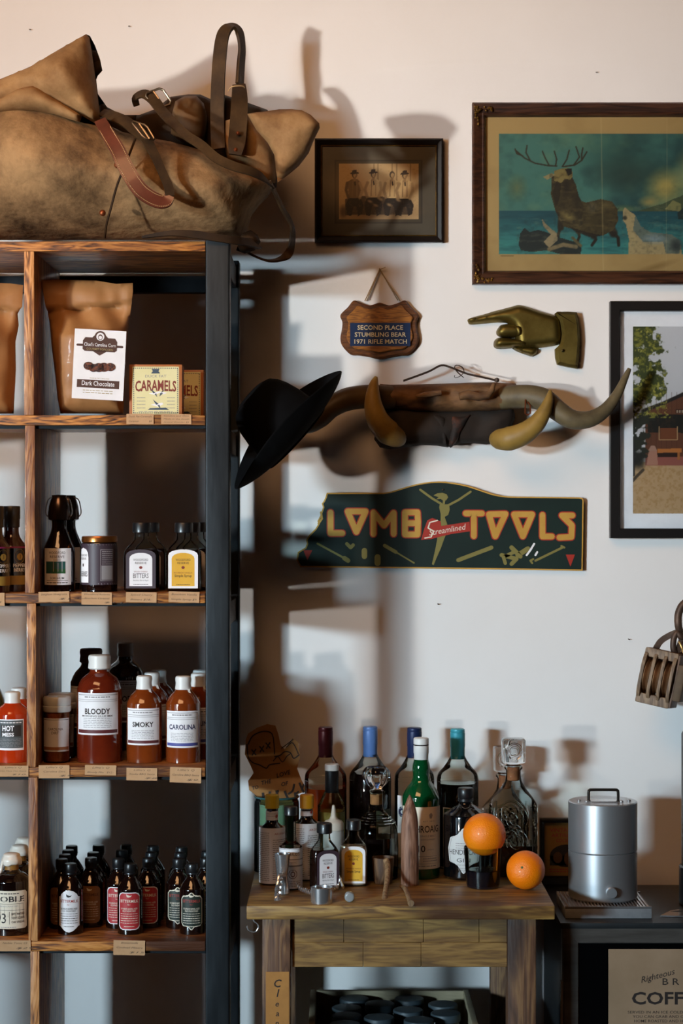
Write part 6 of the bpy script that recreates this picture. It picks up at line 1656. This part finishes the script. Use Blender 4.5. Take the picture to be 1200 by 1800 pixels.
dr = fb((X0 + .03, FY0 + .012, dz0 + .02), (X1 - .03, FY0 + .028, dz1 - .02)).build('door', m_inner, t)
m = M(); loops = []
for i_, y_ in ((0, FY0 + .028), (0, FY0 + .004), (.003, FY0 + .001), (wfr - .002, FY0 + .006), (wfr, FY0 + .009), (wfr, FY0 + .028)):
    loops += [Vector((a, y_, b)) - fo for a, b in ((X0 + i_, dz1 - i_), (X1 - i_, dz1 - i_), (X1 - i_, dz0 + i_), (X0 + i_, dz0 + i_))]
m.add(loops, [(i * 4 + k, i * 4 + (k + 1) % 4, (i + 1) * 4 + (k + 1) % 4, (i + 1) * 4 + k) for i in range(5) for k in range(4)])
m.build('door_frame', m_stl, dr, smooth=0)
fb((X0 + wfr, FY0 + .0095, dz0 + wfr), (X1 - wfr, FY0 + .0115, dz1 - wfr)).build('door_glass', mat('smoked_door_glass', '#050607', .06, coat=.3), dr)
M().tube([Vector((X0 - .0015, FY0 - .004, dz1 - .10)) - fo, Vector((X0 - .0015, FY0 - .004, .2)) - fo], .0028, 8).build('edge_strip', m_chrome, dr)
# poster taped inside the glass
s = RS(FY0); po = Vector((fx(1070), FY0 + .0088, CZ - (1960 - 900) * s))
F = Flat(s); W_, H_ = 290, 290
F.M.box((0, 0, 0), (W_ * s, .0004, H_ * s), 0)
F.text('Righteous', 87, 238, 11, 1, 1, .005, width=62, rot=.26, shear=.35)
F.text('B R O', 121, 227, 12, 1, 1, .01, width=52)
F.text('COFFEE', 105, 193, 22, 1, 1, .035, width=128)
for i, (l, c_, w_) in enumerate((('SERVED IN AN ICE COLD 12 OUNCE', 105, 142), ('YOU CAN GRAB AND GO! COLD', 105, 124), ('HOME ROASTED AND HOUSTON', 105, 119), ('BREWED SLOW AND SERVED COLD', 105, 124))): F.text(l, c_, 176.5 - i * 7.8, 5.0, 1, 1, .005, width=w_)
o = F.put('coffee_poster', [mat('kraft_poster', '#8e7458', .7, col2='#a0856a', scale=6), m_ink], None)
o.location = po; tag(o, 'tan paper poster with black COFFEE lettering on the fridge door', 'poster')

# brewer, tray, opener, card, tower
m_al = mat('brushed_aluminium', '#c3c5c8', .34, .8)
trz = .0235
tc_ = Vector((.5145, -.285, FZ))
t = thing('drip_tray', tc_, 'rectangular steel drip tray with slotted top under the brewer', 'tray')
M().box((-.0835, -.0775, .0003), (.0835, .0775, trz - .004)).build('tray_body', mat('tray_steel', '#9c9ea1', .5, .4, col2='#86888b', scale=30), t, bevel=.002)
m = M()
n = 26
for i in range(n): m.box((-.0805 + i * .161 / n, -.073, trz - .0045), (-.0805 + (i + .5) * .161 / n, .073, trz))
for a in ((-.0835, -.0775, .0835, -.073), (-.0835, .073, .0835, .0775)): m.box((a[0], a[1], trz - .0045), (a[2], a[3], trz))
m.build('grille', m_chrome, t)
cz_ = FZ + trz + .0003
bo_ = Vector((.5155, -.268, cz_))
t = thing('coffee_brewer', bo_, 'brushed steel cylindrical coffee brewer with lid handle and front knob', 'coffee maker')
r = .0676; zs = .0935; ht = .1905
M().lathe([(.001, 0), (r - .003, 0), (r, .003), (r, zs - .001), (r - .0015, zs - .0002), (.001, zs)], 96).build('lower_body', m_al, t, smooth=40)
M().lathe([(.001, zs + .0004), (r - .0015, zs + .0006), (r, zs + .002), (r, ht - .002), (r - .002, ht), (.001, ht)], 96).build('upper_body', m_al, t, smooth=40)
M().tube(cr([Vector((-.029, -.01, ht - .001)), Vector((-.029, -.01, ht + .018)), Vector((-.027, -.01, ht + .0215)), Vector((-.022, -.01, ht + .0225)), Vector((.022, -.01, ht + .0225)), Vector((.027, -.01, ht + .0215)), Vector((.029, -.01, ht + .018)), Vector((.029, -.01, ht - .001))], 4), .0028, 10).build('handle', mat('dark_handle', '#2a2522', .35, .6), t)
M().box((-.026, -.030, ht - .0005), (.026, .012, ht + .0025)).build('handle_plate', m_chrome, t, bevel=.001)
for x, y_ in ((-.048, -.012), (-.034, -.022), (.034, -.022), (.05, -.012)):
    M().lathe([(.0005, -.001), (.004, 0), (.004, .003), (.003, .004), (.0005, .0042)], 12, c=(x, y_, ht)).build('screw', m_chrome, t)
M().lathe([(.0005, 0), (.0105, 0), (.0105, .010), (.0095, .0115), (.0005, .0118)], 28, T=lambda v: Vector((v.x + .008, -r + .001 - v.z, v.y + .022))).build('knob', m_al, t)
# bottle opener lying on the fridge top
s = RS(-.34)
o = M()
pl = [(-.028, -.03), (.0, .018), (.02, .03), (.08, .03), (.08, -.03), (.0, -.034)]
o.prism(pl, -.0025, 0, 0, T=lambda v: Vector((v.x, v.z, -v.y)))
o.prism([(-.002, .008), (.012, .014), (.03, .012), (.042, .016), (.042, .008), (.026, .005), (.01, .004)], -.0028, -.0024, 1, T=lambda v: Vector((v.x, v.z, -v.y)))
o = o.build('bottle_opener', [m_chrome, m_inner], None, smooth=0); o.location = on(1181, -.315, FZ + .0003); tag(o, 'flat steel bottle opener lying at the right end of the fridge top', 'opener')
# dark framed card leaning against the wall
y = -.028
org = Vector((P(995, 1558, y).x, y, FZ + .0003)); s = RS(y)
t = thing('framed_card', org, 'small black framed tan recipe card behind the steel brewer', 'picture')
hh = (P(995, 1438, y).z - org.z); hw = 47 * s
m = M(); lo = []
for i_, dp in ((0, .008), (0, -.006), (.003, -.008), (.009, -.007), (.0095, -.003), (.0095, .004)):
    lo += [Vector((a, dp, b)) for a, b in ((-hw + i_, hh - i_), (hw - i_, hh - i_), (hw - i_, i_ * 1.8), (-hw + i_, i_ * 1.8))]
m.add(lo, [(i * 4 + k, i * 4 + (k + 1) % 4, (i + 1) * 4 + (k + 1) % 4, (i + 1) * 4 + k) for i in range(5) for k in range(4)]).build('frame', m_frb, t, smooth=0)
M().box((-hw + .001, .002, .001), (hw - .001, .008, hh - .001)).build('backing', m_frb, t)
F = Flat(s); w2 = 39
F.rect(-w2, 18, w2, 112, 0, 0, 1); F.text('VINTAGE W', 0, 95, 7, 1, 1, .01, width=58); F.text('ARTISANAL', 0, 86, 6.5, 1, 1, .01, width=52); F.text('COCKTAIL', 0, 77, 6.5, 1, 1, .01, width=36)
F.disc(0, 53, 29, 20, 2, 1).rect(-29, 36, 29, 53, 2, 1).disc(-15, 50, 8, 10, 3, 2).disc(6, 48, 10, 13, 3, 2).lines(-30, 30, 30, 2, 4, 1.4, 1, 1)
F.put('card', [mat('tan_card', '#8f6428', .7, col2='#9f7434', scale=10), m_redink, m_blk, mat('mid_brown_print', '#5a3a20', .7)], t, at=(0, .0005, 0))
# tall dark dispenser at the right edge
y = -.22; org = on(1197, y, FZ) + Vector((.062, 0, .0003)); s = RS(y)
t = thing('drink_dispenser', org, 'tall dark dispenser tower at the right edge of the fridge top', 'dispenser')
M().lathe([(.001, 0), (.066, .001), (.066, .075), (.0625, .078), (.001, .078)], 40).build('base', mat('tower_black', '#131516', .35, coat=.3), t)
M().lathe([(.001, .0782), (.061, .0784), (.061, .34), (.058, .345), (.001, .346)], 40).build('column', mat('tower_grey', '#2b2d2f', .35, .6), t)
